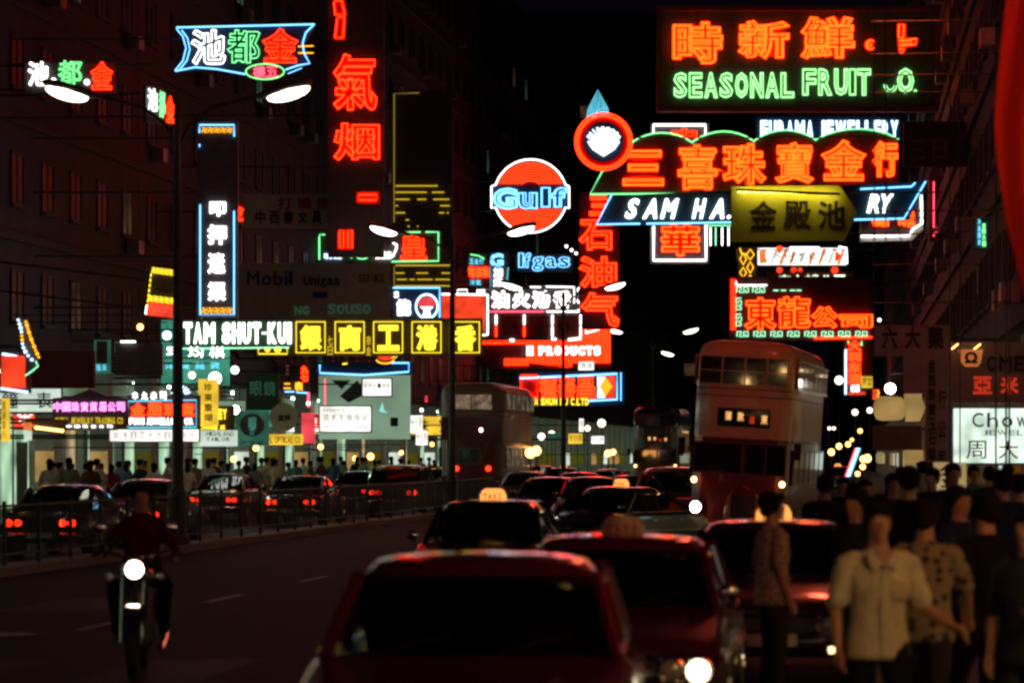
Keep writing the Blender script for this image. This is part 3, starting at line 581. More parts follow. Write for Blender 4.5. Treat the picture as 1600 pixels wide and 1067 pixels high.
S = Sign('panel_sign', 'green optical sign with a dark oval and tiny white lettering', 396, 668, 92, 'sign'); S.board(368, 642, 420, 696, 'box_teal2', .2, 'lit_panel'); S.disc(394, 664, 19, 'board', .04, 'oval', -.05, ry=18); S.chars('眼', 388, 652, 402, 670, 'box_teal', off=.01); S.chars('鏡光', 390, 668, 398, 680, 'box_teal', off=.0, vertical=True); S.word('OPTICAL', 374, 689, 414, 694, 'ink', mode='solid', d=1.5, off=0); S.arms([650], x=370)
S = Sign('panel_sign', 'yellow strip sign with black optical company capitals', 446, 686, 98, 'sign'); S.board(419, 678, 473, 695, 'box_yellow', .2, 'light_panel'); S.word('L OPTICAL CO', 422, 682, 470, 692, 'ink', mode='solid', d=1.5, off=.01); S.arms([686], x=420)
S = Sign('lantern_sign', 'upright glowing red box sign beside the pale green hoarding', 481, 662, 104, 'sign'); S.board(471, 645, 491, 692, 'box_pink', .4, 'light_panel'); S.tube([(482,613),(482,636)], 'rose', 2, name='neon_tube'); S.disc(482, 630, 3, 'white', .05, 'bulb', -.1, 12); S.arms([650], x=472)
S = Sign('small_sign', 'two yellow neon characters over a blue dashed tube', 461, 605, 106); S.board(442, 596, 484, 616); S.text('二', 444, 599, 454, 607, 'amber', 'out', off=0, r=.5, name='neon_character'); S.text('表', 461, 597, 473, 610, 'amber', 'out', off=0, r=.5, name='neon_character'); S.tube([(445,612),(460,612)], 'blue', 1); S.tube([(463,613),(480,614)], 'blue', 1); S.arms([605], x=443)
S = Sign('vertical_sign', 'thin vertical orange neon above the upright red box sign', 475, 583, 108); S.board(469, 570, 482, 608, th=.1); S.chars('九七', 471, 572, 481, 596, 'red', vertical=True, **RK); S.arms([580], x=470)
S = Sign('round_sign', 'dim brown round sign with faint lettering above the yellow strip', 443, 652, 100, 'sign'); S.disc(443, 652, 22, 'board_white', .15, 'disc'); S.chars('當押', 434, 648, 454, 658, 'ink', mode='solid', d=1); S.arms([652], x=425)
S = Sign('box_sign', 'glowing red block with blue white tubes above and below at the left edge', 24, 584, 58)
S.board(0, 550, 46, 614); S.board(3, 556, 40, 606, 'box_red', .06, 'red_panel', -.07); S.tube([(4,553),(44,560)], 'pale', 1.6); S.tube([(2,607),(44,613)], 'pale', 1.6); S.arms([560, 600], x=1)
S = Sign('vertical_sign', 'thin yellow lit vertical sign at the left edge below the red block', 8, 656, 60); S.board(2, 622, 13, 690, 'box_yellow', .2, 'light_panel'); S.chars('匯通銀行', 4, 626, 9, 686, 'ink_green', mode='solid', vertical=True, d=1.5, off=0); S.arms([640], x=3)
S = Sign('bulb_sign', 'curved strings of white and yellow bulbs forming a leaf shape at the left edge', 44, 540, 56)
S.poly([(30,500),(44,498),(60,570),(52,584),(42,578)], 'board', .1)
for i in range(11):
    t = i/10; S.disc(41+14*t+6*t*t, 503+55*t, 1.8+.8*(i % 2), 'amber', .05, 'bulb', -.06, 10)
    S.disc(29+3*sin(t*6)+22*t*t, 500+62*t, 1.6+.7*(i % 3)/2, 'amber' if i in (4, 5) else 'pale', .05, 'bulb', -.06, 10)
S.tube([(56,564),(60,572),(50,580),(40,587)], 'mint', 1); S.arms([540], x=32, side=-1)
S = Sign('shop_sign', 'row of warm orange bulbs under a canopy below the lantern shaped sign', 78, 665, 68, 'sign'); S.board(38, 655, 104, 663, 'board', .4, 'canopy')
for i in range(9): S.disc(57+i*5, 668+i*.6, 2.6, 'bulb_orange', .08, 'bulb', -.05, 10)
S.board(38, 660, 50, 672, 'box_orange', .1, 'light_panel', -.12); S.board(39, 673, 50, 688, 'box_pale', .1, 'light_panel', -.12); S.arms([660], x=40)
S = Sign('panel_sign', 'dark green shop sign with faint characters above the optical signs', 410, 615, 103, 'sign'); S.board(385, 585, 436, 640, 'board_green'); S.chars('眼鏡', 390, 596, 432, 618, 'green_dim', off=0); S.arms([600], x=386)
S = Sign('panel_sign', 'wide dim red panel high at the left edge', 105, 575, 66, 'sign'); S.board(45, 548, 147, 606, 'board_red2'); S.arms([560, 600], x=47)
S = Sign('panel_sign', 'dark brown unlit signboard between the teal panel and the wide red panel', 216, 560, 84, 'sign'); S.board(180, 536, 254, 586, 'board'); S.tube([(189,534),(212,534)], 'white', 1.3); S.arms([560], x=182)
S = Sign('vertical_sign', 'narrow green panel with two cyan characters at its foot', 158, 565, 74, 'sign'); S.board(147, 531, 172, 584, 'box_teal2', .15, 'lit_panel'); S.board(151, 533, 168, 568, 'board', .04, 'dark_panel', -.05); S.chars('珠禾', 150, 569, 168, 580, 'cyan', off=0); S.arms([560], x=148)
for i, (px, py, Y, r_, mt, lb) in enumerate([(336,591,86,.17,'bulb_white','large white globe lamp beside the narrow yellow lightbox'), (300,586,86,.1,'bulb_w2','small white globe lamp left of the large globe lamp'), (367,578,92,.12,'bulb_b','bluish globe lamp over the optical sign'),
      (367,640,84,.12,'bulb_white','white globe lamp by the tailor lightbox'), (261,524,84,.12,'bulb_b','bluish lamp at the top of the teal panel'), (219,511,84,.09,'bulb_orange','small orange lamp on the dark wall left of the white capitals'),
      (400,700,100,.1,'bulb_orange','orange lamp left under the hoarding'), (501,698,118,.11,'bulb_orange','orange lamp right of the cream wall under the hoarding'), (555,716,125,.11,'bulb_orange','left one of the orange shop lamps over the far crowd'), (579,713,128,.15,'bulb_orange','larger orange shop lamp over the far crowd'), (627,707,132,.1,'bulb_orange','faint orange lamp at the right of the far crowd'), (675,694,140,.1,'bulb_orange','orange lamp left of the rear view double decker'),
      (365,717,88,.09,'bulb_orange','orange lamp low beside the shop door near the dark lamp post'),
      (1391,607,75,.13,'bulb_white','white lamp above the round drum sign at the right')]):
    side = 1 if px > 1000 else -1
    p = at(px, py, Y); r = thing('globe_lamp', lb, 'lamp', p)
    obj('globe', MB().ellipsoid((0,0,0), (r_, r_, r_), 12, 8), mt, r, True); ex = (left_x(Y) if side < 0 else right_x(Y))-p.x
    obj('bracket', MB().tube([(0,.02,r_*.9), (0,.05,r_+.25), (ex,.05,r_+.25)], .02, 5), 'iron', r)
# --- right side
OK_ = dict(mode='out', face='face_orange', off=.03, foff=.11, r=.8)
S = Sign('framed_sign', 'huge dark framed sign with orange characters above green SEASONAL FRUIT capitals', 1246, 96, 112)
S.board(1034, 18, 1462, 168, 'board_green2', .3); 
for a in ((1026,10,1468,18), (1026,168,1468,175), (1026,18,1034,168), (1462,18,1468,168)): S.board(*a, mat='frame_red', th=.5, name='frame', y=-.15)
for ch, b in (('時', (1052,36,1128,100)), ('新', (1154,34,1232,92)), ('鮮', (1252,28,1334,92))): S.text(ch, *b, 'orange', **{**OK_, 'name': 'neon_character', 'inner': [.0], 'off': .035, 'r': .9})
S.arc(1360, 71, 7, 7, 40, 320, 'orange', 1, d=4); S.disc(1358, 71, 9, 'face_red', .04, 'letter_body', -.05); S.arc(1358, 71, 3, 3, 0, 360, 'orange', .8, 10)
S.poly([(1400,36),(1417,36),(1417,58),(1437,60),(1432,74),(1416,76),(1414,88),(1402,86)], 'face_red', .04, 'letter_body', -.05)
S.tube([(1404,40),(1412,40),(1411,60),(1408,60),(1404,60)], 'orange', .9, True); S.tube([(1405,64),(1432,62),(1430,70),(1405,73)], 'orange', .9, True); S.tube([(1407,66),(1424,65),(1423,69),(1408,70)], 'orange', .7, True); S.tube([(1405,77),(1413,77),(1408,84)], 'orange', .8, True)
S.word('SEASONAL', 1051, 115, 1242, 153, 'lime', mode='out', off=.035, r=.8, inner=[.005], shear=0); S.word('FRUIT', 1252, 109, 1362, 149, 'lime', mode='out', off=.035, r=.8, inner=[.005])
S.text('O', 1402, 108, 1427, 146, 'lime', 'out', off=.035, r=.8, inner=[.005]); S.arc(1391, 133, 10, 12, 180, 355, 'lime', .8); S.arc(1391, 133, 6, 8, 185, 350, 'lime', .7); S.disc(1430, 143, 2.4, 'lime', .05, 'neon_dot', -.06, 10)
S.arms([25, 160], x=1460)
S = Sign('box_sign', 'blue white capitals of a jewellery sign half hidden behind the green scallops', 1295, 210, 150)
S.board(1182, 183, 1408, 236, 'board_blue'); S.word('FURAMA JEWELLERY', 1187, 189, 1404, 222, 'pale', off=.05); S.arms([200], x=1400)
S = Sign('scalloped_sign', 'wide sign of big orange characters under a scalloped green neon edge', 1190, 256, 126)
top = []
for i in range(4):
    xa = 986+i*96.5 if i else 986; xb = 986+(i+1)*96.5
    if i == 3: xb = 1404
    for t in range(9):
        q = t/8; top.append((xa+(xb-xa)*q, 224-i*2-16*sin(pi*q)**.8 if 0 < q < 1 else 224-i*2))
S.poly(top+[(1404,300),(924,306),(945,266),(986,262)], 'board_orange', .3); S.tube(top, 'green', 1.1, name='neon_border'); S.tube([(942,266),(922,304),(1404,300)], 'green', 1.1, name='neon_border')
for ch, b in (('三', (974,236,1036,290)), ('喜', (1060,228,1122,296)), ('珠', (1130,226,1196,288)), ('寶', (1212,224,1270,286)), ('金', (1284,220,1352,282)), ('行', (1364,222,1402,276))): S.text(ch, *b, 'orange', **{**OK_, 'name': 'neon_character', 'inner': [.0], 'off': .035})
S.arms([240, 290], x=1400)
S = Sign('round_sign', 'red neon ring with glowing white lotus under a blue striped droplet', 940, 205, 122)
S.disc(943, 222, 45, 'board_red', .3, 'disc'); 
for r_ in (44, 40): S.arc(943, 222, r_, r_, 0, 360, 'red', 1.5, 40, 3, 'neon_ring')
S.disc(943, 222, 31, 'board_blue', .06, 'lotus_panel', -.07)
for i in range(9):
    a = radians(15+150*i/8); c_, s_ = cos(a), sin(a); S.poly([(943-4*s_, 222-4*-c_*.2), (943+24*c_-4*s_, 219-16*s_-3), (943+27*c_, 219-20*s_), (943+24*c_+4*s_, 219-16*s_+3), (943+4*s_, 224)], 'lotus', .04, 'petal', -.12-.004*i)
S.poly([(918,222),(968,222),(960,234),(943,245),(926,234)], 'lotus', .05, 'lotus_base', -.17)
for i in range(6):
    q = 1-i*.17; S.tube([(934-17*q, 184), (934-15*q, 172), (934-5*q, 142+i*5.5+10), (934, 142+i*5.5), (934+5*q, 142+i*5.5+10), (934+15*q, 170), (934+17*q, 180)], 'cyan', .75, name='neon_droplet')
S.poly([(915,184),(917,170),(929,152),(934,140),(939,152),(951,168),(953,182)], 'board_blue', .1, 'droplet_panel'); S.arms([215], x=985, side=1)
S = Sign('slanted_sign', 'blue bordered slanted sign with white italic capitals SAM HA', 1190, 317, 124.5)
S.poly([(956,306),(1448,284),(1420,344),(932,352)], 'board_blue2', .3); S.tube([(956,304),(932,351),(1000,350)], 'blue', 1.3, name='neon_border'); S.tube([(1010,350),(1144,348),(1412,342),(1446,284)], 'blue', 1.3, name='neon_border'); S.tube([(1344,296),(1424,292),(1430,286)], 'blue', 1.2, name='neon_border')
S.word('SAM HA.', 974, 311, 1144, 342, 'white', off=.03, shear=.35); S.word('RY', 1352, 304, 1398, 333, 'white', off=.04, shear=.3); S.arms([300, 340], x=1420)
S = Sign('box_sign', 'white tube square behind the slanted sign with one orange character below it', 1062, 300, 136)
S.board(1016, 192, 1108, 412, 'board'); S.tube([(1021,222),(1021,196),(1102,196),(1102,220)], 'white', 1.6, name='neon_border'); S.tube([(1021,354),(1021,407),(1103,407),(1103,352)], 'white', 1.6, name='neon_border'); S.text('華', 1034, 352, 1092, 399, 'orange', **{**OK_, 'name': 'neon_character'}); S.text('中', 1050, 202, 1088, 222, 'red', **{**RK, 'name': 'neon_character'})
for x_ in (1110, 1118, 1128, 1138): S.tube([(x_,356),(x_,384)], 'white' if x_ != 1118 else 'mint', 1); 
S.tube([(1106,353),(1142,353)], 'green', .8); S.arms([370], x=1100)
S = Sign('box_sign', 'white outlined panel with clipped corner behind the right end of the slanted sign', 1392, 340, 131)
S.poly([(1344,298),(1442,298),(1442,360),(1424,376),(1344,378)], 'board_white', .2); S.poly([(1346,300),(1436,300),(1436,352),(1418,366),(1346,366)], 'board', .05, 'panel', -.06); S.tube([(1345,370),(1420,369),(1426,358),(1440,350),(1439,306)], 'white', 1.3, name='neon_border', d=5); S.chars('珠', 1402, 326, 1430, 354, 'orange', d=5, **{k: v for k, v in OK_.items()}); S.chars('司', 1362, 346, 1388, 354, 'orange', d=5, **OK_); S.arms([320], x=1440)
S = Sign('arrow_sign', 'yellow arrow shaped board with three dark characters lit from above', 1243, 334, 108)
pts = [(1143,291),(1312,290),(1340,332),(1320,376),(1143,378)]; S.poly(pts, 'board_arrow', .3)
S.chars('金殿池', 1166, 314, 1326, 358, 'ink', mode='solid', d=1, off=.02, gap=.2)
S.tube([(1200,290),(1200,286)], 'iron', .6, name='lamp_stem', d=14); S.tube([(1150,299),(1310,305)], 'iron', 2.4, name='lamp_trough', d=17); S.tube([(1152,300),(1308,305)], 'tube_yellow', 1.6, name='lamp_tube', d=13)
for x_ in (1160, 1310): obj('lamp_arm', MB().tube([(*[S.L(x_, 291)[0]], 0, S.L(x_, 291)[1]), (S.L(x_, 291)[0], -20*S.u, S.L(x_, 295)[1]+.05)], .02, 5), 'iron', S.p)
S.arms([300, 365], x=1330, side=1)
S = Sign('vertical_sign', 'pair of vertical rose neon tubes over a small rose hook at the right', 1462, 328, 116, yaw=radians(10)); S.board(1452, 280, 1472, 378, 'board'); S.tube([(1458,284),(1458,356),(1467,356),(1467,284)], 'rose', .8); S.arc(1463, 368, 5, 5, -60, 200, 'rose', .9, 12); S.arms([300, 350], x=1470)
# striped bright sign
S = Sign('lightbox', 'bright white and orange striped lightbox over the small Fuji company sign', 1252, 402, 152, 'sign')
S.board(1180, 386, 1326, 416, 'iron', .3, 'case', .02); S.board(1182, 388, 1322, 414, 'box_white2', .05, 'light_panel', -.04)
for i, x_ in enumerate(range(1202, 1316, 15)): S.poly([(x_,413),(x_+9,389),(x_+14,389),(x_+5,413)], ('box_orange' if i % 3 else 'box_pale'), .03, 'stripe', -.08)
S.poly([(1186,392),(1198,390),(1196,400),(1200,411),(1187,412)], 'box_orange', .03, 'stripe', -.08); S.poly([(1305,391),(1316,401),(1304,411)], 'box_red', .03, 'arrow_head', -.11)
S.chars('冬日本料理', 1206, 393, 1296, 409, 'ink_blue', mode='solid', d=3.2, off=0, gap=.3); S.frame(1234, 387, 1280, 392, 'white', .8, d=4); S.tube([(1310,386),(1322,388),(1323,412)], 'white', 1, d=4); S.disc(1218, 390, 5, 'red', .05, 'neon_dot', -.12, 12); S.arms([400], x=1320)
S = Sign('ornament_sign', 'yellow neon scrollwork at the left of the bright striped lightbox', 1170, 417, 149)
S.board(1154, 386, 1184, 448, 'board')
for cx_, cy_, rx_, ry_ in ((1161,405,5,9), (1172,398,6,8), (1172,418,5,9), (1161,426,5,8), (1172,436,5,6)): S.tube([(cx_, cy_-ry_), (cx_+rx_, cy_), (cx_, cy_+ry_), (cx_-rx_, cy_)], 'amber2', .9, True, 'neon_leaf')
S.tube([(1156,388),(1158,396),(1166,398)], 'amber2', .9); S.tube([(1160,446),(1168,434),(1180,442)], 'amber2', .9); S.arms([390], x=1180)
S = Sign('box_sign', 'dark red sign with a row of greenish white company characters', 1266, 438, 150)
S.board(1200, 424, 1336, 452, 'board_red2'); S.chars('富士', 1216, 430, 1256, 449, 'cream', off=.03); S.chars('大宅', 1257, 429, 1279, 438, 'cream', off=0, gap=.2); S.chars('工器', 1257, 440, 1279, 449, 'cream', off=0, gap=.2); S.chars('公司', 1280, 430, 1322, 449, 'cream', off=.03, gap=.2)
S.disc(1328, 437, 3.5, 'mint', .05, 'neon_dot', -.06, 10); 
for x_, r_ in ((1218,5), (1240,5), (1250,4), (1304,6)): S.disc(x_, 422, r_, 'box_red', .06, 'neon_dot', -.1, 12)
S.arms([438], x=1334)
S = Sign('framed_sign', 'red neon characters inside a green meander border with red ribs at left', 1252, 480, 146)
S.board(1140, 432, 1362, 532, 'board_red2', .3)
for y_ in range(438, 518, 4): S.tube([(1142,y_),(1149,y_)], 'red', .9, name='neon_rib', d=2.5)
S.tube([(1150,440),(1150,446)], 'white', .8); S.tube([(1152,446),(1198,446)], 'white', .9)
def meander(x, y, k=1.0, vert=False):
    q = [(-9,3),(-9,-3),(-3,-3),(-3,0),(-6,0),None,(0,-3),(6,-3),(9,-3),(9,3),(3,3),(3,0),(6,0)]
    P = [p for p in q if p]; P = [(-9,4),(-9,-4),(-2,-4),(-2,0),(-5,0),(-5,4),(2,4),(2,-4),(9,-4),(9,4),(5,4),(5,0)]
    if vert: P = [(b, a) for a, b in P]
    S.tube([(x+a*k, y+b*k) for a, b in P], 'mint', .85, name='neon_meander')
for x_ in (1160, 1185): meander(x_, 453)
for x_ in (1212, 1224, 1238, 1248): S.tube([(x_-4,454),(x_+4,454)], 'mint', .9)
for y_ in (475, 500): meander(1154, y_, 1, True)
for i in range(8): meander(1160+i*26.5, 522, .95)
for ch, b in (('東', (1164,466,1212,514)), ('龍', (1216,464,1266,512)), ('公', (1268,480,1308,512)), ('司', (1312,492,1362,512))): S.text(ch, *b, 'orange', **{**OK_, 'name': 'neon_character'})
S.tube([(1272,529),(1362,527)], 'red', 1.4, d=4); S.disc(1374, 500, 3, 'cream', .05, 'neon_dot', -.06, 10); S.arms([450, 520], x=1360)
S = Sign('vertical_sign', 'thin vertical red sign edged by blue and green tubes beyond the right double decker', 1334, 575, 240)
S.board(1318, 530, 1364, 618, 'board'); S.tube([(1321,546),(1321,616)], 'pale', 1.2); S.chars('大利來酒', 1326, 532, 1344, 600, 'red', vertical=True, **{**RK, 'r': .8}); S.tube([(1325,536),(1325,531),(1346,531),(1346,540)], 'green', 1); S.board(1345, 588, 1363, 606, 'box_yellow', .05, 'yellow_panel', -.1)
S.chars('押當', 1346, 590, 1362, 603, 'ink_green', mode='solid', d=3.5, off=0); S.word('85', 1329, 602, 1343, 612, 'white', off=.03); S.board(1326, 612, 1352, 617, 'box_red', .05, 'red_panel', -.1); S.arms([550, 600], x=1345)
S = Sign('tiny_sign', 'tiny red and yellow neon figure left of the round drum sign', 1368, 618, 170); S.board(1364, 608, 1374, 624, 'box_red', .2, 'light_panel'); S.tube([(1371,610),(1373,615),(1370,618),(1374,622)], 'amber2', .9); S.arms([615], x=1372)
# nearer right
S = Sign('shop_sign', 'white lit jewellery sign with blue and red lettering behind dark scaffold poles', 1570, 680, 58)
S.board(1486, 634, 1690, 727, 'iron', .35, 'case', .03); S.board(1490, 638, 1686, 723, 'box_chow', .06, 'light_panel', -.03); S.word('Chow', 1516, 644, 1608, 668, 'ink_blue', mode='solid', d=2, off=.03); S.word('JEWELLERY', 1534, 672, 1650, 680, 'ink_green', mode='solid', d=2, off=.01); S.chars('周大福', 1500, 688, 1650, 717, 'ink_red', mode='solid', d=2, off=.01, gap=.35); S.arms([640, 720], x=1600)
S = Sign('watch_sign', 'dim blue grey watch sign with an orange shield emblem above the white jewellery sign', 1560, 580, 60)
S.board(1486, 535, 1690, 628, 'board_steel', .3); S.poly([(1497,546),(1535,546),(1532,566),(1527,573),(1508,573),(1502,566)], 'box_shield', .06, 'shield', -.07); S.text('Ω', 1506, 550, 1526, 568, 'ink', 'solid', off=.05, d=9); S.word('OMEGA', 1540, 556, 1640, 580, 'ink', mode='solid', d=1.5, off=.03); S.chars('亞米茄', 1514, 588, 1640, 616, 'dimred', mode='solid', off=.04, gap=.3, d=1.5)
for x_ in (1489, 1524): S.tube([(x_-4,546),(x_+6,538)], 'bulb_orange', 1.1, name='lamp_tube', d=14)
S.arms([545, 620], x=1600)
S = Sign('painted_sign', 'tall grey painted signboard with columns of black characters at the right', 1424, 640, 66, 'sign')
S.board(1366, 508, 1484, 520, 'board_steel', .2); S.chars('六大藥', 1372, 510, 1480, 545, 'ink', mode='solid', d=2, off=.03, gap=.3); S.board(1366, 520, 1412, 556, 'board_steel', .12); S.board(1446, 520, 1484, 760, 'board_steel', .15); S.board(1412, 520, 1446, 615, 'board_steel', .12)
S.chars('金飾珠寶玉石鐘表', 1450, 560, 1462, 742, 'ink', mode='solid', vertical=True, d=2, off=.02); S.chars('行公司', 1466, 600, 1478, 742, 'ink', mode='solid', vertical=True, d=2, off=.02, gap=.4); S.arms([530, 700], x=1480)
S = Sign('drum_sign', 'round dim yellow drum shaped sign under a white lamp at the right', 1390, 638, 70, 'sign')
r_ = 19*S.u; obj('drum', MB().lathe([(r_*.5, -.36), (r_*.9, -.30), (r_, -.18), (r_, .12), (r_*.9, .28), (r_*.5, .38)], (0,0,0), 'x', 28), 'box_amber', S.p, True); S.arms([620], x=1405)
S = Sign('box_sign', 'stubby yellowish box sign with pointed side beside the round drum sign', 1430, 637, 66, 'sign'); S.poly([(1416,615),(1440,615),(1441,624),(1446,637),(1441,650),(1437,658),(1418,658)], 'box_amber', .4, 'light_panel'); S.arms([620], x=1440)
S = Sign('box_sign', 'yellowish lit block lower than the stubby box sign at the right', 1429, 722, 66, 'sign'); S.poly([(1415,703),(1442,703),(1442,730),(1434,745),(1416,740)], 'box_amber', .4, 'light_panel'); S.board(1366, 665, 1440, 703, 'board', .3, 'dark_box'); S.board(1372, 706, 1380, 724, 'box_amber', .1, 'light_panel'); S.arms([670], x=1440)
S = Sign('poster_board', 'yellow placard with a red character behind the heads of the right crowd', 1485, 747, 40, 'sign'); S.board(1461, 722, 1510, 772, 'box_placard', .15, 'panel'); S.text('公', 1467, 725, 1503, 745, 'ink_red', 'solid', off=.04, name='character', d=1.5); S.text('平', 1470, 748, 1500, 770, 'ink_red', 'solid', off=.03, name='character', d=1.5)
S.tube([(1470,772),(1470,940)], 'iron', 2.5, name='leg', d=-4); S.tube([(1502,772),(1502,940)], 'iron', 2.5, name='leg', d=-4)
S = Sign('small_sign', 'thin vertical blue and green neon at the far right edge beside the red cloth', 1534, 365, 78, yaw=radians(20)); S.board(1524, 338, 1546, 390); S.chars('冷氣開放', 1526, 342, 1531, 384, 'cyan', vertical=True, off=.02); S.chars('金龍大酒', 1533, 346, 1539, 386, 'green', vertical=True, off=.02); S.arms([360], x=1540)
S = Sign('small_sign', 'small red neon blobs below the thin blue and green neon at the far right', 1545, 438, 80); S.board(1528, 415, 1570, 460); S.poly([(1533,420),(1538,418),(1542,430),(1540,445),(1534,440)], 'box_red', .05, 'red_panel', -.08); S.tube([(1549,428),(1550,455)], 'red', 1.6); S.tube([(1565,425),(1564,445)], 'rose', .7); S.arms([430], x=1566)
S = Sign('small_sign', 'tiny cyan and white vertical neon above the watch sign', 1556, 480, 76); S.board(1550, 462, 1564, 498); S.chars('酒家', 1553, 465, 1561, 494, 'cyan', vertical=True, off=0); S.arms([480], x=1562)
S = Sign('painted_sign', 'dark wide board with faint brown characters and a ring under the fruit shop sign', 1480, 230, 90, 'sign'); S.board(1412, 190, 1560, 260, 'board_dim'); S.chars('三日', 1418, 218, 1485, 250, 'ink_dim', mode='solid', d=1.5, off=.02, gap=.3); S.arc(1530, 233, 16, 16, 0, 360, 'ink_dim', 3, 24, 2, 'painted_ring'); S.arms([200, 250], x=1555)
# distant slanting striped tube
S = Sign('leaning_post', 'leaning red white and blue neon stripe standing beyond the right crowd', 1331, 722, 95, 'neon stripe')
for dx, mt in ((0, 'rose'), (3, 'pale'), (6, 'blue'), (9, 'green_dim')): S.tube([(1321+dx,744),(1337+dx,700)], mt, 1.4 if mt != 'green_dim' else 1)
S.board(1318, 744, 1336, 780, 'iron', .3, 'base_box')
# vertical dim panels on left background
S = Sign('painted_sign', 'tall dim reddish painted wall sign left of the round orange disc', 716, 160, 186, 'sign'); S.board(690, 30, 740, 300, 'board_plum'); S.chars('百貨大樓', 698, 50, 732, 280, 'ink_red', mode='solid', vertical=True, d=1.5, off=.02, gap=.4); S.arms([100, 220], x=692, side=-1)
# pole of the scaffold on the right
S = Sign('scaffold', 'dark steel scaffold of poles and diagonals holding signs at the right', 1500, 400, 52, 'scaffold')
for x_ in (1366, 1384, 1484, 1500, 1556, 1572, 1577): S.tube([(x_, -20), (x_, 560 if x_ < 1400 else 760)], 'iron', 1.6 if x_ > 1550 else 1.1, name='pole', d=0)
for y_ in (34, 85, 118, 145, 330, 414, 474): S.tube([(1362, y_), (1580, y_-3)], 'iron', 1.3, name='pole', d=-4)
S.tube([(1420,380),(1580,320)], 'iron', 1, name='pole', d=2); S.tube([(1384,286),(1412,390)], 'iron', 1, name='pole', d=2); S.tube([(1484,110),(1506,60)], 'iron', 1, name='pole', d=2)
S.arms([34, 118, 330, 474], x=1570)

# ------------------------------------------------------------------ street lamps with two arms on the median
def lens(m):
    m.ellipsoid((0,0,0), (.46,.17,.16), 16, 8)
def head(m):
    m.loft([[(x, .15*k*cos(a), .10+.09*k*sin(a)) for a in [2*pi*j/12 for j in range(12)]] for x, k in ((-.55,.3),(-.5,.8),(-.25,1.15),(.2,1.2),(.55,.8),(.75,.4))])
def street_lamp(Y, label, grp='street lamps with two arms along the median'):
    X = -15+.13*Y; r = thing('street_lamp', label, 'street lamp', (X, Y, .14), 0, grp)
    shared('lamp_pole', 'pole', 'iron', r, lambda m: m.lathe([(.18,0),(.18,1.1),(.125,1.15),(.10,5),(.07,9.0),(.03,9.1)], (0,0,0), 'z', 12), True)
    shared('lamp_base', 'base', 'iron', r, lambda m: m.lathe([(.26,0),(.26,.12),(.2,.2)], (0,0,0), 'z', 12))
    for s in (-1, 1):
        a = shared(('lamp_arm', s), 'arm', 'iron', r, lambda m: m.tube([(0,0,8.2),(s*.25,0,8.7),(s*.7,0,9.05),(s*1.3,0,9.22),(s*1.9,0,9.34)], .04, 6))
        h = shared('lamp_head', 'lamp_head', 'steel', r, head, True); h.location = (s*2.3, 0, 9.36)
        h.rotation_euler = (0, radians(15), 0 if s < 0 else pi)
        l_ = shared('lamp_lens', 'lens', 'street', h, lens, True); l_.location = (0, 0, .0)
for Y, lb in ((24, 'two armed street lamp just outside the left of the picture'), (62, 'dark street lamp post nearest, in front of the left shop signs'), (100, 'street lamp post in front of the rear view double decker'), (133, 'street lamp whose lamps flank the red vertical characters'),
              (181, 'street lamp with small lamps above the middle of the traffic'), (222, 'distant street lamp left of the right double decker'), (268, 'farthest street lamp beside the roof of the right double decker')): street_lamp(Y, lb)
# ------------------------------------------------------------------ median railing
r = thing('median_fence', 'dark steel pedestrian railing along the median behind the motorcycle', 'railing', (-15+.13*32, 32, .14), -atan(.13))
Lf = 78*sqrt(1+.13**2); n = int(Lf/2)
for i in range(n+1):
    o = shared('fence_post', 'post', 'iron', r, lambda m: m.box(-.03,.03,-.03,.03,0,1.08)); o.location = (0, i*Lf/n, 0)
    if i < n:
        for z in (.18, 1.0): o = shared('fence_rail', 'rail', 'iron', r, lambda m: m.box(-.02,.02,.03,Lf/n-.03,-.02,.02)); o.location = (0, i*Lf/n, z)
m = MB()
for i in range(int(Lf/.14)):
    if i % 14: m.box(-.009,.009,i*.14-.009,i*.14+.009,.2,.98)
tag(obj('bars', m, 'iron', r), kind='stuff')

# ------------------------------------------------------------------ vehicles
def roofpt(hw0, hw, y0, y1, zc, u, v):
    """rounded roof sheet, u,v in -1..1"""
    k = 4; n_ = (abs(u)**k+abs(v)**k)**(1/k) if (u or v) else 0; mx = max(abs(u), abs(v)); f = mx/n_ if n_ else 1
    u2, v2 = u*f, v*f; e = max(0, mx-.80)/.20
    return (u2*hw, (y0+y1)/2+v2*(y1-y0)/2, zc-.035*u*u*1.2-.03*v*v-.10*e*e)
def rrect(hw, y0, y1, z, n=24, k=3.2, nose=0):
    out = []
    for j in range(n):
        a = 2*pi*j/n; c_, s_ = cos(a), sin(a); q = (abs(c_)**k+abs(s_)**k)**(-1/k); out.append((c_*q*hw, (y0+y1)/2+s_*q*(y1-y0)/2, z))
    return out
STY = {
 'saloon': dict(L=4.5, W=.84, hood=(.74,.90), trunk=(.92,.86), belt=.93, cab=(-1.0,1.45), roof=(-.38,.80), zr=1.42, rw=.62),
 'round': dict(L=4.3, W=.80, hood=(.80,.95), trunk=(.98,.84), belt=.97, cab=(-.85,1.35), roof=(-.30,.62), zr=1.46, rw=.58),
 'wagon': dict(L=4.4, W=.84, hood=(.80,.95), trunk=(1.0,.95), belt=.98, cab=(-.95,2.05), roof=(-.40,1.85), zr=1.50, rw=.64)}
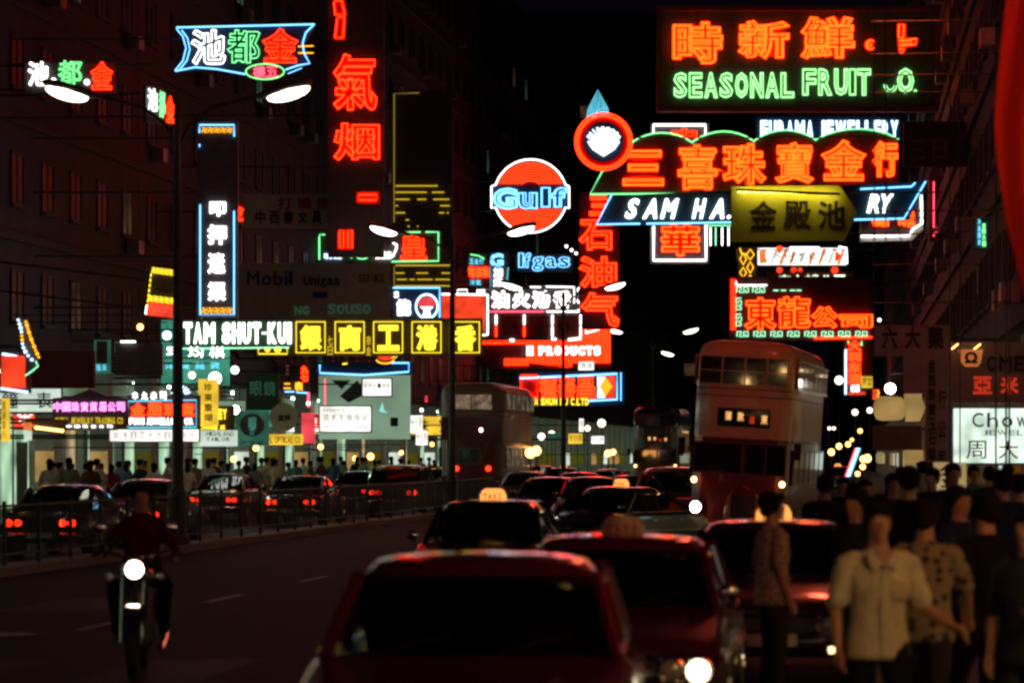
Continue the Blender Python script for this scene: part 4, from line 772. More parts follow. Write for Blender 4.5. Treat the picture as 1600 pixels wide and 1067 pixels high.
def car(label, px, py_ground, Y, paintm, style='saloon', rz=0, taxi=None, lit=True, rear=False, group=None, X=None, zs=1.0, sgn_lit=True, mirrors=True):
    """car nose points to local -y"""
    q = STY[style]; X = (px-HX)*Y/F if X is None else X
    r = thing('taxi' if taxi else 'car', label, 'taxi' if taxi else 'car', (X, Y, 0), rz+(pi if rear else 0), group); r.scale = (zs, zs, zs)
    L, Wd = q['L'], q['W']; y0, y1 = -L/2, L/2
    def body(m):
        st = []; N = 26
        for i in range(N+1):
            y = y0+L*i/N; e = min(1, (y-y0)/.35, (y1-y)/.35); e = max(0, e); w_ = Wd*(.90+.10*sqrt(1-(1-e)**2)); zb = .30+(1-e)*.10
            if y < q['cab'][0]: t = (y-y0)/(q['cab'][0]-y0); zt = q['hood'][0]+(q['hood'][1]-q['hood'][0])*t
            elif y > q['cab'][1]: t = (y-q['cab'][1])/max(.1, y1-q['cab'][1]); zt = q['trunk'][0]+(q['trunk'][1]-q['trunk'][0])*t
            else: zt = q['belt']
            zt -= (1-e)**2*.09; zs_ = min(zt-.05, .70)
            st.append([(-w_*.93, y, zb), (-w_, y, zb+.08), (-w_*1.01, y, zs_-.12), (-w_*1.015, y, zs_-.02), (-w_*.97, y, zt-.05), (-w_*.91, y, zt-.005), (-w_*.45, y, zt+.03), (0, y, zt+.035),
                       (w_*.45, y, zt+.03), (w_*.91, y, zt-.005), (w_*.97, y, zt-.05), (w_*1.015, y, zs_-.02), (w_*1.01, y, zs_-.12), (w_, y, zb+.08), (w_*.93, y, zb)])
        m.loft(st)
    shared((style, 'body'), 'body', paintm, r, body, 35)
    c0, c1 = q['cab']; r0, r1 = q['roof']; hb = Wd*.90; hr = q['rw']; zb = q['belt']+.01; zr = q['zr']
    shared((style, 'roof'), 'roof', paintm, r, lambda m: m.grid(lambda u, v: roofpt(0, hr+.03, r0-.03, r1+.03, zr, 2*u-1, 2*v-1), 14, 16), 60)
    shared((style, 'gutter'), 'roof_gutter', 'chrome', r, lambda m: m.tube([roofpt(0, hr+.035, r0-.035, r1+.035, zr, cos(a)/max(abs(cos(a)), abs(sin(a))), sin(a)/max(abs(cos(a)), abs(sin(a)))) for a in [2*pi*i/32 for i in range(32)]], 0.016, 5, True), True)
    zt = zr-.13
    def pane(m, P, bow=(0,0,0)):
        a, b, c_, d = [Vector(p) for p in P]; bw = Vector(bow)
        m.grid(lambda u, v: tuple((a*(1-u)+b*u)*(1-v)+(d*(1-u)+c_*u)*v+bw*(4*u*(1-u))*(1-.5*v)), 8, 4)
    wsn = [(-hb+.06, c0+.10, zb), (hb-.06, c0+.10, zb), (hr-.05, r0+.02, zt+.03), (-hr+.05, r0+.02, zt+.03)]
    shared((style, 'ws'), 'windscreen', 'glass', r, lambda m: pane(m, wsn, (0,-.10,0)), True)
    rwn = [(hb-.06, c1-.08, zb), (-hb+.06, c1-.08, zb), (-hr+.05, r1-.02, zt+.03), (hr-.05, r1-.02, zt+.03)]
    shared((style, 'rw'), 'rear_window', 'glass', r, lambda m: pane(m, rwn, (0,.08,0)), True)
    ymid = (c0+c1)/2
    for s in (-1, 1):
        pil = [((s*(hb-.02), c0+.06, zb-.02), (s*(hr-.0), r0, zt+.02)), ((s*(hb-.0), ymid+.05, zb-.02), (s*(hr+.015), ymid+.05, zt+.03)), ((s*(hb-.02), c1-.05, zb-.02), (s*hr, r1, zt+.02))]
        for i, (a, b) in enumerate(pil): shared((style, 'pil', s, i), 'pillar', paintm, r, lambda m: m.tube([a, b], .035 if i != 2 else .06, 6), True)
        for i, (ya, yb, ra, rb) in enumerate(((c0+.14, ymid, r0+.05, ymid), (ymid+.1, c1-.14, ymid+.1, r1-.07))):
            shared((style, 'sw', s, i), 'side_window', 'glass', r, lambda m: pane(m, [(s*hb, ya, zb), (s*hb, yb, zb), (s*hr, rb, zt+.02), (s*hr, ra, zt+.02)]), True)
        if mirrors: shared((style, 'mirror', s), 'mirror', 'chrome', r, lambda m: (m.tube([(s*(Wd-.06), c0-.25, .9), (s*(Wd-.02), c0-.27, 1.02)], .012, 5), m.ellipsoid((s*(Wd-.01), c0-.27, 1.06), (.075,.03,.055), 10, 6)), True)
        shared((style, 'trim', s), 'side_trim', 'chrome', r, lambda m: m.box(min(s*Wd*1.012, s*Wd*1.03), max(s*Wd*1.012, s*Wd*1.03), y0+.45, y1-.45, .60, .63))
        shared((style, 'belttrim', s), 'belt_trim', 'chrome', r, lambda m: m.tube([(s*(hb+.01), c0+.05, zb+.012), (s*(hb+.01), c1-.05, zb+.012)], .01, 5))
        for yy in (ymid-.28, ymid+.72): shared((style, 'dh', s, yy), 'door_handle', 'chrome', r, lambda m: m.box(min(s*Wd*1.0, s*Wd*1.035), max(s*Wd*1.0, s*Wd*1.035), yy-.07, yy+.07, .79, .815))
        for yy in (y0+.82, y1-.92):
            wh = shared((style, 'tyre'), 'wheel', 'rubber', r, lambda m: m.lathe([(.20,-.09),(.30,-.09),(.315,-.06),(.315,.06),(.30,.09),(.20,.09)], (0,0,0), 'x', 20), True); wh.location = (s*(Wd-.085), yy, .315)
            shared((style, 'hub', s), 'hubcap', 'chrome', wh, lambda m: m.lathe([(.19, s*.085), (.16, s*.10), (.05, s*.115)], (0,0,0), 'x', 16), True)
            shared((style, 'arch', s), 'wheel_arch', 'dark', r, lambda m: m.lathe([(.36, s*(Wd*1.0-.2)), (.36, s*(Wd*1.0+.009)), (.30, s*(Wd*1.0+.009))], (0,0,.33), 'x', 20)).location = (0, yy, 0)
    # interior
    shared((style, 'seat'), 'seat', 'interior', r, lambda m: (m.box(-.62,.62,.05,.18,.45,1.08), m.box(-.62,.62,1.0,1.12,.45,1.05), m.box(-.6,.6,c0+.15,c0+.3,.6,.88)))
    shared((style, 'wheel_s'), 'steering_wheel', 'dark', r, lambda m: m.tube([(-.33+.18*cos(a)*-1, -.42+.05*sin(a), .95+.17*sin(a)) for a in [2*pi*i/18 for i in range(18)]], .012, 5, True))
    shared((style, 'wiper'), 'wiper', 'dark', r, lambda m: m.tube([(-.45,c0+.02,zb+.01),(-.1,c0+.05,zb+.10)], .008, 4))
    shared((style, 'wiper2'), 'wiper', 'dark', r, lambda m: m.tube([(.15,c0+.01,zb+.01),(.5,c0+.07,zb+.10)], .008, 4))
    # front
    gz0, gz1 = .52, q['hood'][0]-.085
    g = shared((style, 'grille'), 'grille', 'dark', r, lambda m: m.box(-Wd*.80, Wd*.80, y0-.02, y0+.04, gz0, gz1))
    shared((style, 'grille_trim'), 'grille_trim', 'chrome', g, lambda m: (m.tube([(-Wd*.84, y0-.01, gz1+.012), (0, y0-.02, gz1+.02), (Wd*.84, y0-.01, gz1+.012)], .022, 8), m.tube([(-Wd*.84, y0-.01, gz0-.012), (Wd*.84, y0-.01, gz0-.012)], .016, 8), [m.box(-.40, .40, y0-.03, y0-.015, gz0+.035*i, gz0+.035*i+.008) for i in range(1, 6)]))
    for s in (-1, 1):
        for k_, dx in enumerate((.50, .68)):
            on = lit and k_ == 1 and not rear
            h = shared((style, 'hl', s, k_), 'headlight', 'chrome', r, lambda m: m.lathe([(.088,.02),(.096,-.02),(.094,-.04),(.080,-.05),(.074,-.03)], (s*dx, y0-.02, (gz0+gz1)/2), 'y', 18), True)
            shared((style, 'hlens', s, k_), 'headlight_lens', 'head' if on else 'lens', h, lambda m: m.lathe([(.073,0),(.06,-.018),(.02,-.026)], (s*dx, y0-.045, (gz0+gz1)/2), 'y', 16), True)
        shared((style, 'ind', s, lit), 'indicator_lamp', 'side' if (lit and not rear) else 'lens', r, lambda m: m.box(s*.60-.09, s*.60+.09, y0-.055, y0+.0, .365, .405))
        tl = shared((style, 'tl', s, rear), 'tail_light', 'tail' if rear else 'tail_dim', r, lambda m: (m.ellipsoid((s*.62, y1-.0, .70), (.085,.05,.075), 12, 8), m.ellipsoid((s*.44, y1-.0, .70), (.08,.05,.07), 12, 8)), True)
    for nm, yy, s in (('bumper', y0-.07, -1), ('rear_bumper', y1+.07, 1)):
        shared((style, nm), nm, 'chrome', r, lambda m: m.loft([[(x, yy+s*(.05*cos(a)-.10*(abs(x)/Wd)**4), .46+.055*sin(a)) for a in [2*pi*j/10 for j in range(10)]] for x in [Wd*1.02*(i/8-1) for i in range(17)]]), True)
        shared((style, nm, 'p'), 'number_plate', 'plate', r, lambda m: m.box(-.25, .25, min(yy+s*.055, yy+s*.07), max(yy+s*.055, yy+s*.07), .42, .52))
    if taxi:
        ty = (r0+r1)/2; sg = shared((style, 'taxisign'), 'roof_sign', 'taxi' if sgn_lit else 'taxi_off', r, lambda m: m.loft([[(x*w_, ty+y_*.075, z) for x, y_ in [(cos(a), sin(a)) for a in [2*pi*j/16 for j in range(16)]]] for w_, z in ((.165, zr-.03), (.16, zr+.05), (.13, zr+.11), (.09, zr+.13))]), True)
        for i, ch in enumerate('TAXI'):
            k2 = ('taxi_letter', ch, style)
            if k2 not in CACHE:
                me = glyph_mesh(ch, 'solid', .048 if ch != 'I' else .014, .07, .02, thick=.006); me.materials.append(M['ink_red']); CACHE[k2] = me
            o = link('letter', CACHE[k2], sg); o.location = (-.09+i*.06, ty-.078, zr+.035)
    return r
for nm, c_ in (('car_red', (.085,.004,.006)), ('car_maroon', (.055,.004,.007)), ('car_black', (.010,.010,.012)), ('car_cream', (.45,.40,.28)), ('car_grey', (.12,.13,.13)), ('car_blue', (.02,.05,.11)), ('car_white', (.6,.6,.56)), ('car_green', (.03,.08,.05))):
    M[nm] = paint(nm, c_, .28, 0, 1)
def bus(label, px, Y, rz, rear=False, upper='bus_cream', lower='bus_red', ry=0, zs=1.0, lit=True, L=9.0, sx=1):
    X = (px-HX)*Y/F; r = thing('double_decker_bus', label, 'bus', (X, Y, 0), rz, None, ry=ry); r.scale = (zs*sx,zs,zs)
    H = 1.18; y0, y1 = 0.0, L          # the end that is seen stands at Y
    K = ('bus', rear)
    ring = lambda hw, z, t=0: rrect(hw, y0+t, y1-t, z, 40, 9)
    shared(K+('lo',), 'lower_body', lower, r, lambda m: m.loft([ring(1.14,.34), ring(H,.42), ring(H,1.3), ring(H,2.34)]), 35)
    shared(K+('up',), 'upper_body', upper, r, lambda m: m.loft([ring(H,2.345), ring(H,3.1), ring(H,4.05), ring(H-.02,4.16,.03), ring(H-.08,4.27,.09), ring(H-.2,4.35,.2), ring(H-.45,4.395,.45), ring(.3,4.41,1)]), 50)
    for z in (2.30, 3.22, 3.37): shared(K+('band', z), 'band', 'dark', r, lambda m: m.loft([ring(H+.012, z-.012), ring(H+.012, z+.012)]))
    def win(x0, x1, z0, z1, y, s, mull=(), rail=None, mat='bus_glass', name='window', fr=None):
        """window on the end wall y, s = outward direction"""
        t = .035; ya, yb = sorted((y-s*.02, y+s*.012))
        f = shared(K+('wf', x0, z0, y, fr), name+'_frame' if name != 'window' else 'window', fr or upper, r, lambda m: (m.box(x0-t, x1+t, ya, yb+.012, z1, z1+t), m.box(x0-t, x1+t, ya, yb+.012, z0-t, z0), m.box(x0-t, x0, ya, yb+.012, z0, z1), m.box(x1, x1+t, ya, yb+.012, z0, z1),
            [m.box(q-.018, q+.018, min(y, y+s*.026), max(y, y+s*.026), z0, z1) for q in mull], rail and m.box(x0, x1, min(y, y+s*.022), max(y, y+s*.022), rail-.01, rail+.01)) and None)
        shared(K+('wp', x0, z0, y, mat), 'pane', mat, f, lambda m: m.box(x0, x1, min(y, y+s*.015), max(y, y+s*.015), z0, z1))
        return f
    def wheel(x, y):
        w_ = shared('bus_tyre', 'wheel', 'rubber', r, lambda m: m.lathe([(.3,-.13),(.46,-.13),(.48,-.09),(.48,.09),(.46,.13),(.3,.13)], (0,0,0), 'x', 22), True); w_.location = (x, y, .48)
        shared('bus_hub', 'hubcap', 'steel', w_, lambda m: m.lathe([(.28,-.14),(.28,.14)], (0,0,0), 'x', 18))
    for yy in (y0+1.5, y1-2.2):
        for s in (-1, 1): wheel(s*1.05, yy)
    for s in (-1, 1):       # side windows on both decks
        for k, (za, zb_) in enumerate(((1.45, 2.1), (3.48, 4.02))):
            for i in range(6):
                ya = y0+.6+i*1.35; f = shared(K+('sf', s, k, i), 'side_window', upper if k else lower, r, lambda m: (m.box(min(s*(H-.01), s*(H+.02)), max(s*(H-.01), s*(H+.02)), ya-.05, ya+1.2, za-.05, za), m.box(min(s*(H-.01), s*(H+.02)), max(s*(H-.01), s*(H+.02)), ya-.05, ya+1.2, zb_, zb_+.05), m.box(min(s*(H-.01), s*(H+.02)), max(s*(H-.01), s*(H+.02)), ya-.05, ya, za, zb_)))
                shared(K+('sp', s, k, i), 'pane', ('bus_inside' if (rear and s > 0) else 'bus_glass'), f, lambda m: m.box(min(s*(H-.01), s*(H+.008)), max(s*(H-.01), s*(H+.008)), ya, ya+1.2, za, zb_))
    yf, s = (y0, -1)
    if not rear:
        win(-1.0, .98, 3.47, 4.03, yf, s, (-.5, .02, .52), 3.74)
        win(-.52, .62, 2.62, 2.93, yf, s, (), None, 'bus_glass', 'destination_box', 'dark')
        for i, (x, z, mt, sz) in enumerate(((-.30, 2.80, 'amber_dim', .11), (-.02, 2.80, 'amber_dim', .12), (.24, 2.74, 'dimred', .10), (.52, 2.76, 'amber_dim', .12))):  # glowing glyphs standing in for coloured reflections in the black destination box
            o = link('reflection_glyph', glyph_mesh('彌敦道東'[i], 'solid', sz*1.3, sz*1.6, .03, thick=.01), r); o.data.materials.append(M[mt]); o.location = (x, yf-.03, z)
        win(-1.03, .04, 1.62, 2.22, yf, s, (), None, 'bus_glass', 'windscreen', lower); win(.13, 1.03, 1.62, 2.22, yf, s, (.6,), None, 'bus_glass', 'windscreen', lower)
        shared(K+('bonnet',), 'bonnet', lower, r, lambda m: m.loft([[(.15+w_*.42*cos(a), yf-d_, .75+w_*.62*max(-.5, sin(a))) for a in [2*pi*j/20 for j in range(20)]] for w_, d_ in ((1.05,-.01),(1.02,.08),(.95,.11))]), True)
        g = shared(K+('grille',), 'radiator_grille', 'dark', r, lambda m: m.box(-.12, .42, yf-.135, yf-.10, .5, 1.16))
        shared(K+('gb',), 'grille_bars', 'chrome', g, lambda m: [m.box(-.12+.06*i, -.11+.06*i, yf-.145, yf-.135, .5, 1.16) for i in range(10)] and None)
        for x in (-.93, .93):
            h = shared(K+('hl', x), 'headlight', 'chrome', r, lambda m: m.lathe([(.13,.0),(.135,-.06),(.11,-.07)], (x, yf, .86), 'y', 20), True); shared(K+('hll', x), 'headlight_lens', 'head2' if x < 0 else 'head', h, lambda m: m.lathe([(.115,-.072),(.08,-.10),(.02,-.11)], (x, yf, .86), 'y', 18), True)
            shared(K+('sl', x), 'side_lamp', 'side2', r, lambda m: m.ellipsoid((x*1.08, yf-.03, 1.43), (.065,.04,.065), 12, 8), True)
        shared(K+('bump',), 'bumper', 'dark', r, lambda m: m.box(-1.15, 1.15, yf-.12, yf+.02, .36, .52))
        for x in (-1.32, 1.32): shared(K+('mir', x), 'mirror', 'dark', r, lambda m: (m.tube([(x*.87, yf+.05, 2.1), (x, yf-.12, 2.15)], .014, 5), m.box(x-.08, x+.08, yf-.15, yf-.12, 1.95, 2.3)))
    else:
        yf = y0
        win(-.75, .72, 3.46, 3.96, yf, s, (.0,), None, 'curtain'); 
        shared(K+('panel',), 'rear_panel', lower, r, lambda m: m.box(-1.08, 1.08, yf-.012, yf, 2.36, 3.18)); win(-.45, .3, 1.55, 2.05, yf, s, (-.06,), None, 'bus_glass', 'rear_window', 'steel')
        shared(K+('lamp',), 'number_plate_lamp', 'bulb_w2', r, lambda m: m.ellipsoid((.36, yf-.03, 2.72), (.07,.04,.08), 12, 8), True)
        for x in (-.52, .62): shared(K+('tl', x), 'tail_light', 'tail', r, lambda m: m.ellipsoid((x, yf-.03, 1.36), (.10,.05,.10), 12, 8), True)
        shared(K+('tl2',), 'tail_light', 'tail_dim', r, lambda m: m.ellipsoid((.62, yf-.03, .92), (.06,.05,.06), 12, 8), True)
        for x in (-.9, .9): shared(K+('eng', x), 'engine_cover', lower, r, lambda m: m.box(x-.2, x+.2, yf-.05, yf, .5, 1.1))
        shared(K+('bump',), 'bumper', 'dark', r, lambda m: m.box(-1.15, 1.15, yf-.10, yf+.02, .36, .52))
    return r
M.update(bus_inside=lightbox('bus_saloon_light', (.55, .42, .28), .16, .8, 3), curtain=lightbox('bus_curtain_light', (.75, .5, .3), .20, .7, 4), amber_dim=glow('blind_reflection', (1, .5, .15), 1.0), head2=glow('bus_headlight_on', (1, .88, .75), 60), side2=glow('bus_side_lamp', (1, .5, .15), 9))
M.update(bulb_w3=glow('glint_bulb_warm', (1, .58, .2), 42), head3=glow('motorcycle_headlight_on', (1, .86, .7), 12), banner_cloth=paint('red_banner_cloth', (.7,.02,.015), .8), off_red=glow('added_neon_red', (1, .12, .055), 27), off_red2=glow('unseen_neon_red', (1, .05, .01), 8), off_yellow=glow('added_neon_yellow', (1, .55, .16), 24), off_blue=glow('rear_neon_blue', (.3, .6, 1), 10), off_amber=glow('rear_neon_amber', (1, .55, .15), 14),
 bus_cream2=paint('bus_cream_dull', (.36,.27,.18), .4, coat=.3, noise=.15, nscale=1.5), bus_red2=paint('bus_red_dull', (.14,.012,.012), .35, coat=.4))
bus('red and salmon double decker bus coming towards the camera, leaning to the right', 1147, 62.5, -.18, ry=radians(3.3), sx=.92, lower='bus_red2')
bus('dark red double decker bus seen from behind beyond the second lamp post', 736, 114, -.13, rear=True, upper='bus_cream2', lower='bus_red2', zs=1.08)
M_ = bus('unlit dark double decker bus in the middle distance left of the leaning bus', 1024, 150, -.13, upper='car_black', lower='car_maroon', lit=False)

A_ = -.12
car('large dark red car in the foreground centre facing the camera', 752, 0, 16.4, 'car_red', 'saloon', -.05, None, False, zs=1.03, mirrors=False)
car('dark red taxi with an unlit roof sign right behind the foreground car', 970, 0, 21.9, 'car_red', 'saloon', -.11, True, True, sgn_lit=False)
car('dark taxi with a lit amber roof sign behind and left of the unlit taxi', 768, 0, 36, 'car_black', 'round', A_, True, False)
car('taxi with a brightly lit roof sign in front of the leaning bus', 1208, 0, 27, 'car_maroon', 'saloon', -.11, True, True)
car('dark taxi turned sideways with a lit roof sign left of the leaning bus', 962, 0, 55, 'car_black', 'saloon', -.55, True, False)
car('pale cream van with one bright headlight left of the leaning bus', 1054, 0, 70, 'car_cream', 'wagon', A_, None, True, zs=1.15)
car('black car with a bright headlight between the amber signed taxi and the rear view bus', 860, 0, 78, 'car_black', 'saloon', A_, None, True)
car('maroon car behind the black car in the middle of the traffic', 905, 0, 92, 'car_maroon', 'round', A_, None, True)
car('distant taxi with a tiny lit roof sign beyond the middle traffic', 880, 0, 135, 'car_black', 'saloon', A_, True, True)
car('grey car with headlights far back left of the dark bus', 955, 0, 120, 'car_grey', 'saloon', A_, None, True)
car('dark blue car squeezed between the sideways taxi and the maroon car', 925, 0, 74, 'car_blue', 'round', A_, None, False)
car('black car with sidelights just left of the pale cream van', 990, 0, 86, 'car_black', 'saloon', A_, None, True)
car('grey car far back beside the rear view bus', 822, 0, 104, 'car_grey', 'saloon', A_, None, True)
car('small maroon car in the queue beyond the grey car beside the bus', 846, 0, 150, 'car_maroon', 'round', A_, None, True)
car('dark green car far back near the right pavement', 1040, 0, 100, 'car_green', 'saloon', A_, None, True)
car('distant taxi with amber roof sign in the gap right of the leaning bus', 1309, 0, 150, 'car_black', 'saloon', -.1, True, True)
car('dull grey rounded car left of the nearest lamp post beyond the railing', 236, 0, 67, 'car_grey', 'round', A_, None, False, True)
car('dark car with red tail lights at the far left beyond the railing', 112, 0, 59, 'car_black', 'saloon', A_, None, False, True)
car('dark rounded car with two red tail lights right of the nearest lamp post', 358, 0, 88, 'car_maroon', 'round', A_, None, False, True)
car('black car with paired red tail lights left of the estate car', 478, 0, 84, 'car_black', 'saloon', A_, None, False, True)
car('black car with a lit red rear window sticker left of the estate car, farther away', 566, 0, 108, 'car_black', 'saloon', A_, None, False, True)
car('dark estate car with red roof highlights in front of the rear view bus', 634, 0, 98, 'car_black', 'wagon', A_, None, False, True, zs=1.12)
car('dark blue car farther along the left carriageway behind the estate car', 690, 0, 128, 'car_blue', 'saloon', A_, None, False, True)
# far small lamps
for px, py, Y, rr in ((1311,697,200,.2),(1325,694,230,.2),(1299,706,180,.2),(1336,644,200,.2),(1311,594,210,.3),(1344,673,260,.2),(1331,687,280,.16),(1349,717,170,.2),(1355,716,176,.24),(1348,729,165,.16),(1359,641,240,.22),(1340,740,140,.12),(1296,669,220,.12),(1303,669,222,.12),(846,682,150,.18),(862,679,152,.2),(829,707,120,.22),(838,704,122,.2),(940,661,150,.2),(918,669,150,.14),(950,708,140,.16),(958,706,141,.14)):
    r = thing('distant_lamp', 'tiny warm lamp far down the street beside the traffic', 'lamp', at(px, py, Y), 0, 'tiny lamps far down the street')
    obj('globe', MB().ellipsoid((0,0,0), (rr,rr,rr), 10, 6), 'bulb_w2' if py < 670 or px in (846,862) else 'bulb_orange', r, True)
    obj('post', MB().tube([(0,.05,-rr), (0,.05,.1-at(px,py,Y).z)], .03, 5), 'iron', r)
for b, lb in (((888,677,910,693,140,'box_yellow'), 'two small yellow lightboxes deep down the street'), ((924,681,944,693,150,'box_white'), 'small white lightbox deep down the street'), ((905,654,912,674,145,'box_white'), 'tiny upright white lightbox deep down the street'), ((856,676,874,686,150,'box_teal2'), 'small dull green lightbox deep down the street'),
              ((641,649,660,676,120,'box_white'), 'small upright white lightbox at the right edge of the green hoarding'), ((650,673,668,695,124,'box_white'), 'white lightbox lower right of the green hoarding'), ((664,618,668,628,130,'box_pink'), 'thin pink lit strip right of the green hoarding'), ((1150,700,1154,720,200,'box_teal2'), 'thin teal lit strip beyond the traffic')):
    S = Sign('small_sign', lb, (b[0]+b[2])/2, (b[1]+b[3])/2, b[4], 'sign'); S.board(b[0], b[1], b[2], b[3], b[5], .15, 'light_panel'); S.chars('大公司' if b[2]-b[0] > 12 else '酒', b[0]+1, b[1]+3, b[2]-1, b[3]-3, 'ink', mode='solid', d=1.2, off=0, gap=.3); S.arms([(b[1]+b[3])/2], side=-1)

# ------------------------------------------------------------------ motorcycle
r = thing('motorcycle', 'motorcycle with one bright round headlight coming up the dark left side of the road', 'motorcycle', ((208-HX)*26.5/F, 26.5, 0), .06); r.scale = (1.06,)*3
for yy, nm in ((0, 'f'), (1.28, 'r')):
    o = shared('mc_tyre', 'wheel', 'rubber', r, lambda m: m.tube([(0, .27*cos(a), .27*sin(a)) for a in [2*pi*i/28 for i in range(28)]], .045, 8, True), True); o.location = (0, yy, .315)
    shared('mc_rim', 'rim', 'chrome', o, lambda m: (m.tube([(0, .225*cos(a), .225*sin(a)) for a in [2*pi*i/28 for i in range(28)]], .012, 5, True), m.lathe([(.05,-.06),(.05,.06)], (0,0,0), 'x', 10), [m.tube([(0,0,0),(0,.225*cos(a),.225*sin(a))], .003, 4) for a in [2*pi*i/14 for i in range(14)]]) and None)
obj('mudguard', MB().grid(lambda u, v: ((v-.5)*.12, .34*cos(radians(30+140*u)), .315+.34*sin(radians(30+140*u))), 12, 2), 'chrome', r, True)
obj('fork', MB().tube([(-.09,0,.315),(-.09,.30,1.02)], .022, 7).tube([(.09,0,.315),(.09,.30,1.02)], .022, 7), 'chrome', r, True)
obj('handlebar', MB().tube([(-.36,.42,1.03),(-.28,.36,1.07),(-.1,.30,1.02),(.1,.30,1.02),(.28,.36,1.07),(.36,.42,1.03)], .013, 6), 'chrome', r, True)
for s in (-1, 1):
    obj('grip', MB().tube([(s*.28,.36,1.07),(s*.37,.425,1.03)], .02, 7), 'rubber', r, True)
    obj('mirror', MB().tube([(s*.24,.35,1.06),(s*.3,.33,1.24)], .006, 5).ellipsoid((s*.3,.33,1.27), (.055,.015,.05), 12, 6), 'chrome', r, True)
    obj('indicator_lamp', MB().tube([(s*.09,.2,.86),(s*.2,.2,.86)], .01, 5).ellipsoid((s*.22,.18,.86), (.035,.03,.035), 10, 6), 'lens', r, True)
h = obj('headlight', MB().lathe([(.04,.18),(.085,.12),(.095,.0),(.09,-.015)], (0,.16,.92), 'y', 20), 'chrome', r, True); obj('headlight_lens', MB().lathe([(.074,-.016),(.055,-.032),(.02,-.038)], (0,.16,.92), 'y', 20), 'head3', h, True)
obj('tank', MB().loft([[(w_*.14*cos(a), y, .84+h_*.11*sin(a)) for a in [2*pi*j/14 for j in range(14)]] for y, w_, h_ in ((.38,.5,.5),(.45,.95,.95),(.6,1.05,1.05),(.78,.8,.7),(.85,.4,.3))]), 'car_maroon', r, True)
obj('seat', MB().loft([[(w_*.14*cos(a), y, .80+h_*.06*sin(a)) for a in [2*pi*j/12 for j in range(12)]] for y, w_, h_ in ((.82,.5,.6),(.95,1,1),(1.3,1.05,1.1),(1.5,.7,.9))]), 'rubber', r, True)
obj('engine', MB().loft([[(w_*.16*cos(a), .62+w_*.13*sin(a), z) for a in [2*pi*j/14 for j in range(14)]] for z, w_ in ((.25,.7),(.32,1),(.45,1),(.5,.6),(.55,.6),(.56,.62),(.6,.6),(.7,.4))]), 'steel', r, True)
obj('frame', MB().tube([(0,.3,.9),(0,.34,.5),(0,.5,.25),(0,.85,.27),(0,1.28,.315)], .02, 6).tube([(0,.3,.9),(0,.9,.75),(0,1.5,.72)], .02, 6).tube([(.1,1.28,.315),(.12,1.2,.7)], .02, 6).tube([(-.1,1.28,.315),(-.12,1.2,.7)], .02, 6), 'iron', r, True)
obj('exhaust', MB().tube([(.16,.5,.45),(.19,.42,.3),(.19,.7,.22),(.19,1.5,.3)], .03, 8), 'chrome', r, True)

sp = bpy.data.lights.new('headlight_beam', 'SPOT'); sp.energy = 130; sp.color = (1, .72, .4); sp.spot_size = radians(60); sp.spot_blend = .8; sp.shadow_soft_size = .08
so_ = bpy.data.objects.new('headlight_beam', sp); COL.objects.link(so_); so_.parent = r; so_.location = (0, .08, .92); so_.rotation_euler = (radians(90-9), 0, pi)
# hanging shop signs under the left arcade
bay = 0; LSEEN = {}
for Y in [70, 74, 78, 83, 88, 92, 97, 101, 106, 110, 115, 121, 127, 133, 139, 146, 153, 161]:
    bay += 1; rr = random.Random(bay*7); nm, mt, ink = rr.choice([('teal', 'box_teal', 'box_pale'), ('pale', 'box_pale', 'ink_blue'), ('white', 'box_white', 'ink_red'), ('yellow', 'box_yellow', 'ink_brown'), ('green', 'box_green', 'ink'), ('red', 'box_red', 'box_white')])
    w_ = rr.uniform(1.3, 2.4); h_ = rr.choice([.5, .6, .9]); z_ = rr.uniform(3.1, 3.6); x_ = left_x(Y)+rr.choice([-1.8, -1.6, 1.6, 2.2])
    where = 'near the lantern sign' if Y < 78 else 'below the optical signs' if Y < 105 else 'beyond the hoarding'
    lb = '%s hanging shop sign under the left arcade %s' % (nm, where); LSEEN[lb] = LSEEN.get(lb, 0)+1
    if LSEEN[lb] > 1: lb += ', ' + ['farther one', 'third one', 'fourth one', 'fifth one'][LSEEN[lb]-2]
    t = thing('hanging_sign', lb, 'sign', (x_, Y, z_), 0, 'hanging signs under the left arcade')
    obj('case', MB().box(-w_/2-.03, w_/2+.03, .0, .2, -h_/2-.03, h_/2+.03), 'iron', t); obj('light_panel', MB().box(-w_/2, w_/2, -.03, -.002, -h_/2, h_/2), mt, t)
    txt = rr.choice(['大藥房', '金行', '茶樓', '鐘表', '洋服', '餐室', '珠寶', '百貨']); 
    for i, ch in enumerate(txt):
        me = glyph_mesh(ch, 'solid', min(h_, w_/len(txt))*.7, h_*.7, .01, thick=.01); me.materials.append(M[ink]); o = link('character', me, t); o.location = (-w_/2+w_*(i+.5)/len(txt), -.045, 0)
    for sx_ in (-1, 1): obj('hanger', MB().tube([(sx_*w_*.35, .1, h_/2), (sx_*w_*.35, .1, 4.58-z_)], .015, 4), 'iron', t)
